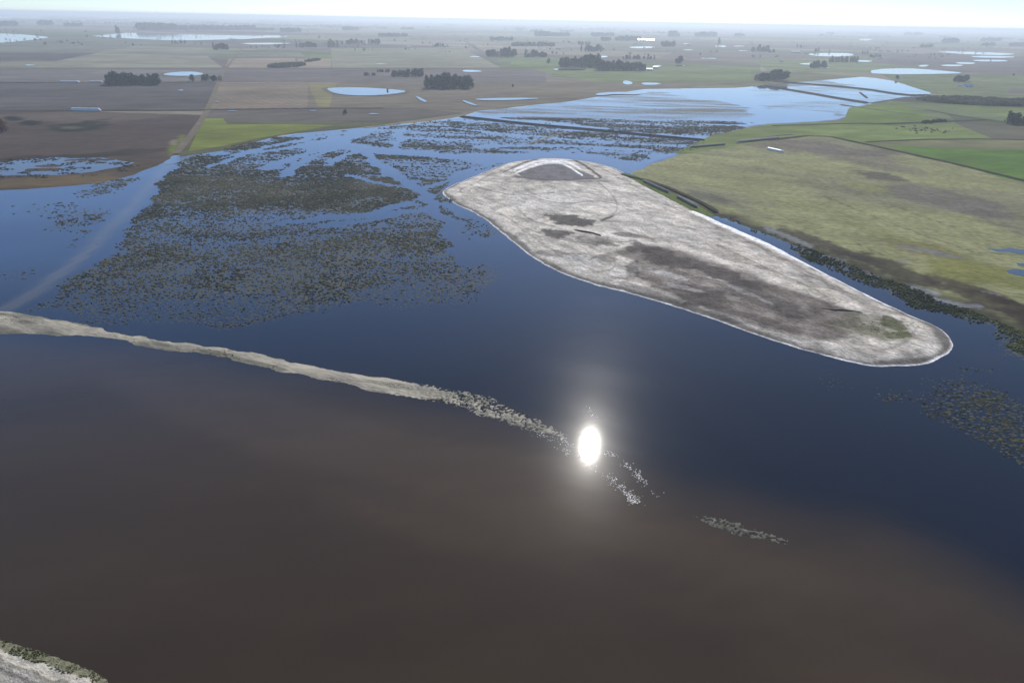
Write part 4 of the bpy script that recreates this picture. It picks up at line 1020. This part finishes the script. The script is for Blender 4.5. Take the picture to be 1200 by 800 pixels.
building('farmhouse', 768, 80.5, 12, 8, 3.5, 2, 'white farmhouse at the right end of the forest', -12); building('shed', 761, 83, 14, 8, 3.5, 2, 'pale shed in front of the forest, nearest the lake', -12, 'shed')
building('farmhouse', 915, 73.2, 10, 6, 3, 2, 'far small white house left of the round trees', -12); building('shed', 932, 62.5, 34, 14, 5, 3, 'pale shed at the dusty track on the far plain', -12, 'shed')

hide = plain('dark hide', (.035, .028, .024), .8, .2, .3)
def cow_mesh():
    V = []; Q = []
    # one skin: barrel body rings, neck, head; legs grown out of the same mesh
    rings = [(-1.15, .95, .18, .22), (-1.0, .98, .32, .36), (-.4, .95, .38, .42), (.3, .95, .38, .42), (.8, 1.0, .32, .38), (1.05, 1.02, .22, .28), (1.35, .85, .15, .18), (1.6, .6, .13, .15), (1.85, .42, .08, .09)]
    n = 8
    for (x, z, ry, rz) in rings:
        for k in range(n):
            t = 6.283 * k / n; V.append((x, math.cos(t) * ry, z + math.sin(t) * rz))
    for i in range(len(rings) - 1):
        for k in range(n): Q.append((i * n + k, i * n + (k + 1) % n, (i + 1) * n + (k + 1) % n, (i + 1) * n + k))
    for (x, y) in ((-.9, .22), (-.9, -.22), (.75, .2), (.75, -.2)):
        i = len(V)
        for (z, r) in ((.85, .13), (.4, .07), (0, .06)):
            for k in range(4): t = 6.283 * k / 4 + .78; V.append((x + math.cos(t) * r, y + math.sin(t) * r, z))
        for s_ in (0, 4):
            for k in range(4): Q.append((i + s_ + k, i + s_ + 4 + k, i + s_ + 4 + (k + 1) % 4, i + s_ + (k + 1) % 4))
    o = mesh_np('cow', V, Q, hide, smooth=True); me = o.data; bpy.data.objects.remove(o); return me
cm = cow_mesh()
R = random.Random(3)
spots = []
for k in range(46):
    t = R.random() ** .8
    px = 1052 + 62 * t + R.gauss(0, 3); py = 150.5 + R.gauss(0, 1.6) + 5 * t
    if any(abs(px - a) + abs(py - b) * 2 < 2 for a, b in spots): continue
    spots.append((px, py))
    o = bpy.data.objects.new('cow', cm); COL.objects.link(o); p = at(px, py); o.location = (p[0], p[1], .25); o.rotation_euler = (0, 0, R.random() * 6.28)
    tag(o, 'dark grazing cow in the loose herd on the green field at right', 'cow', 'cattle herd on the green field')

# ------------------------------------------------------------------ the air
hm = bpy.data.materials.new('haze'); hm.use_nodes = True; N = hm.node_tree.nodes; N.remove(N['Principled BSDF'])
pv = N.new('ShaderNodeVolumePrincipled'); pv.inputs['Color'].default_value = (.80, .89, 1, 1); pv.inputs['Density'].default_value = 1.45e-4; pv.inputs['Anisotropy'].default_value = .35
hm.node_tree.links.new(pv.outputs[0], N['Material Output'].inputs['Volume'])
Xa, Ya, Za, Zb = 90000, 90000, -1.0, 108.0
V = [(-Xa, -Ya, Za), (Xa, -Ya, Za), (Xa, Ya, Za), (-Xa, Ya, Za), (-Xa, -Ya, Zb), (Xa, -Ya, Zb), (Xa, Ya, Zb), (-Xa, Ya, Zb)]
hz = mesh_np('haze', V, [(0, 3, 2, 1), (4, 5, 6, 7), (0, 1, 5, 4), (1, 2, 6, 5), (2, 3, 7, 6), (3, 0, 4, 7)], hm)
stuff(hz, 'thin pale blue haze lying over the whole plain', 'haze')
print('done')
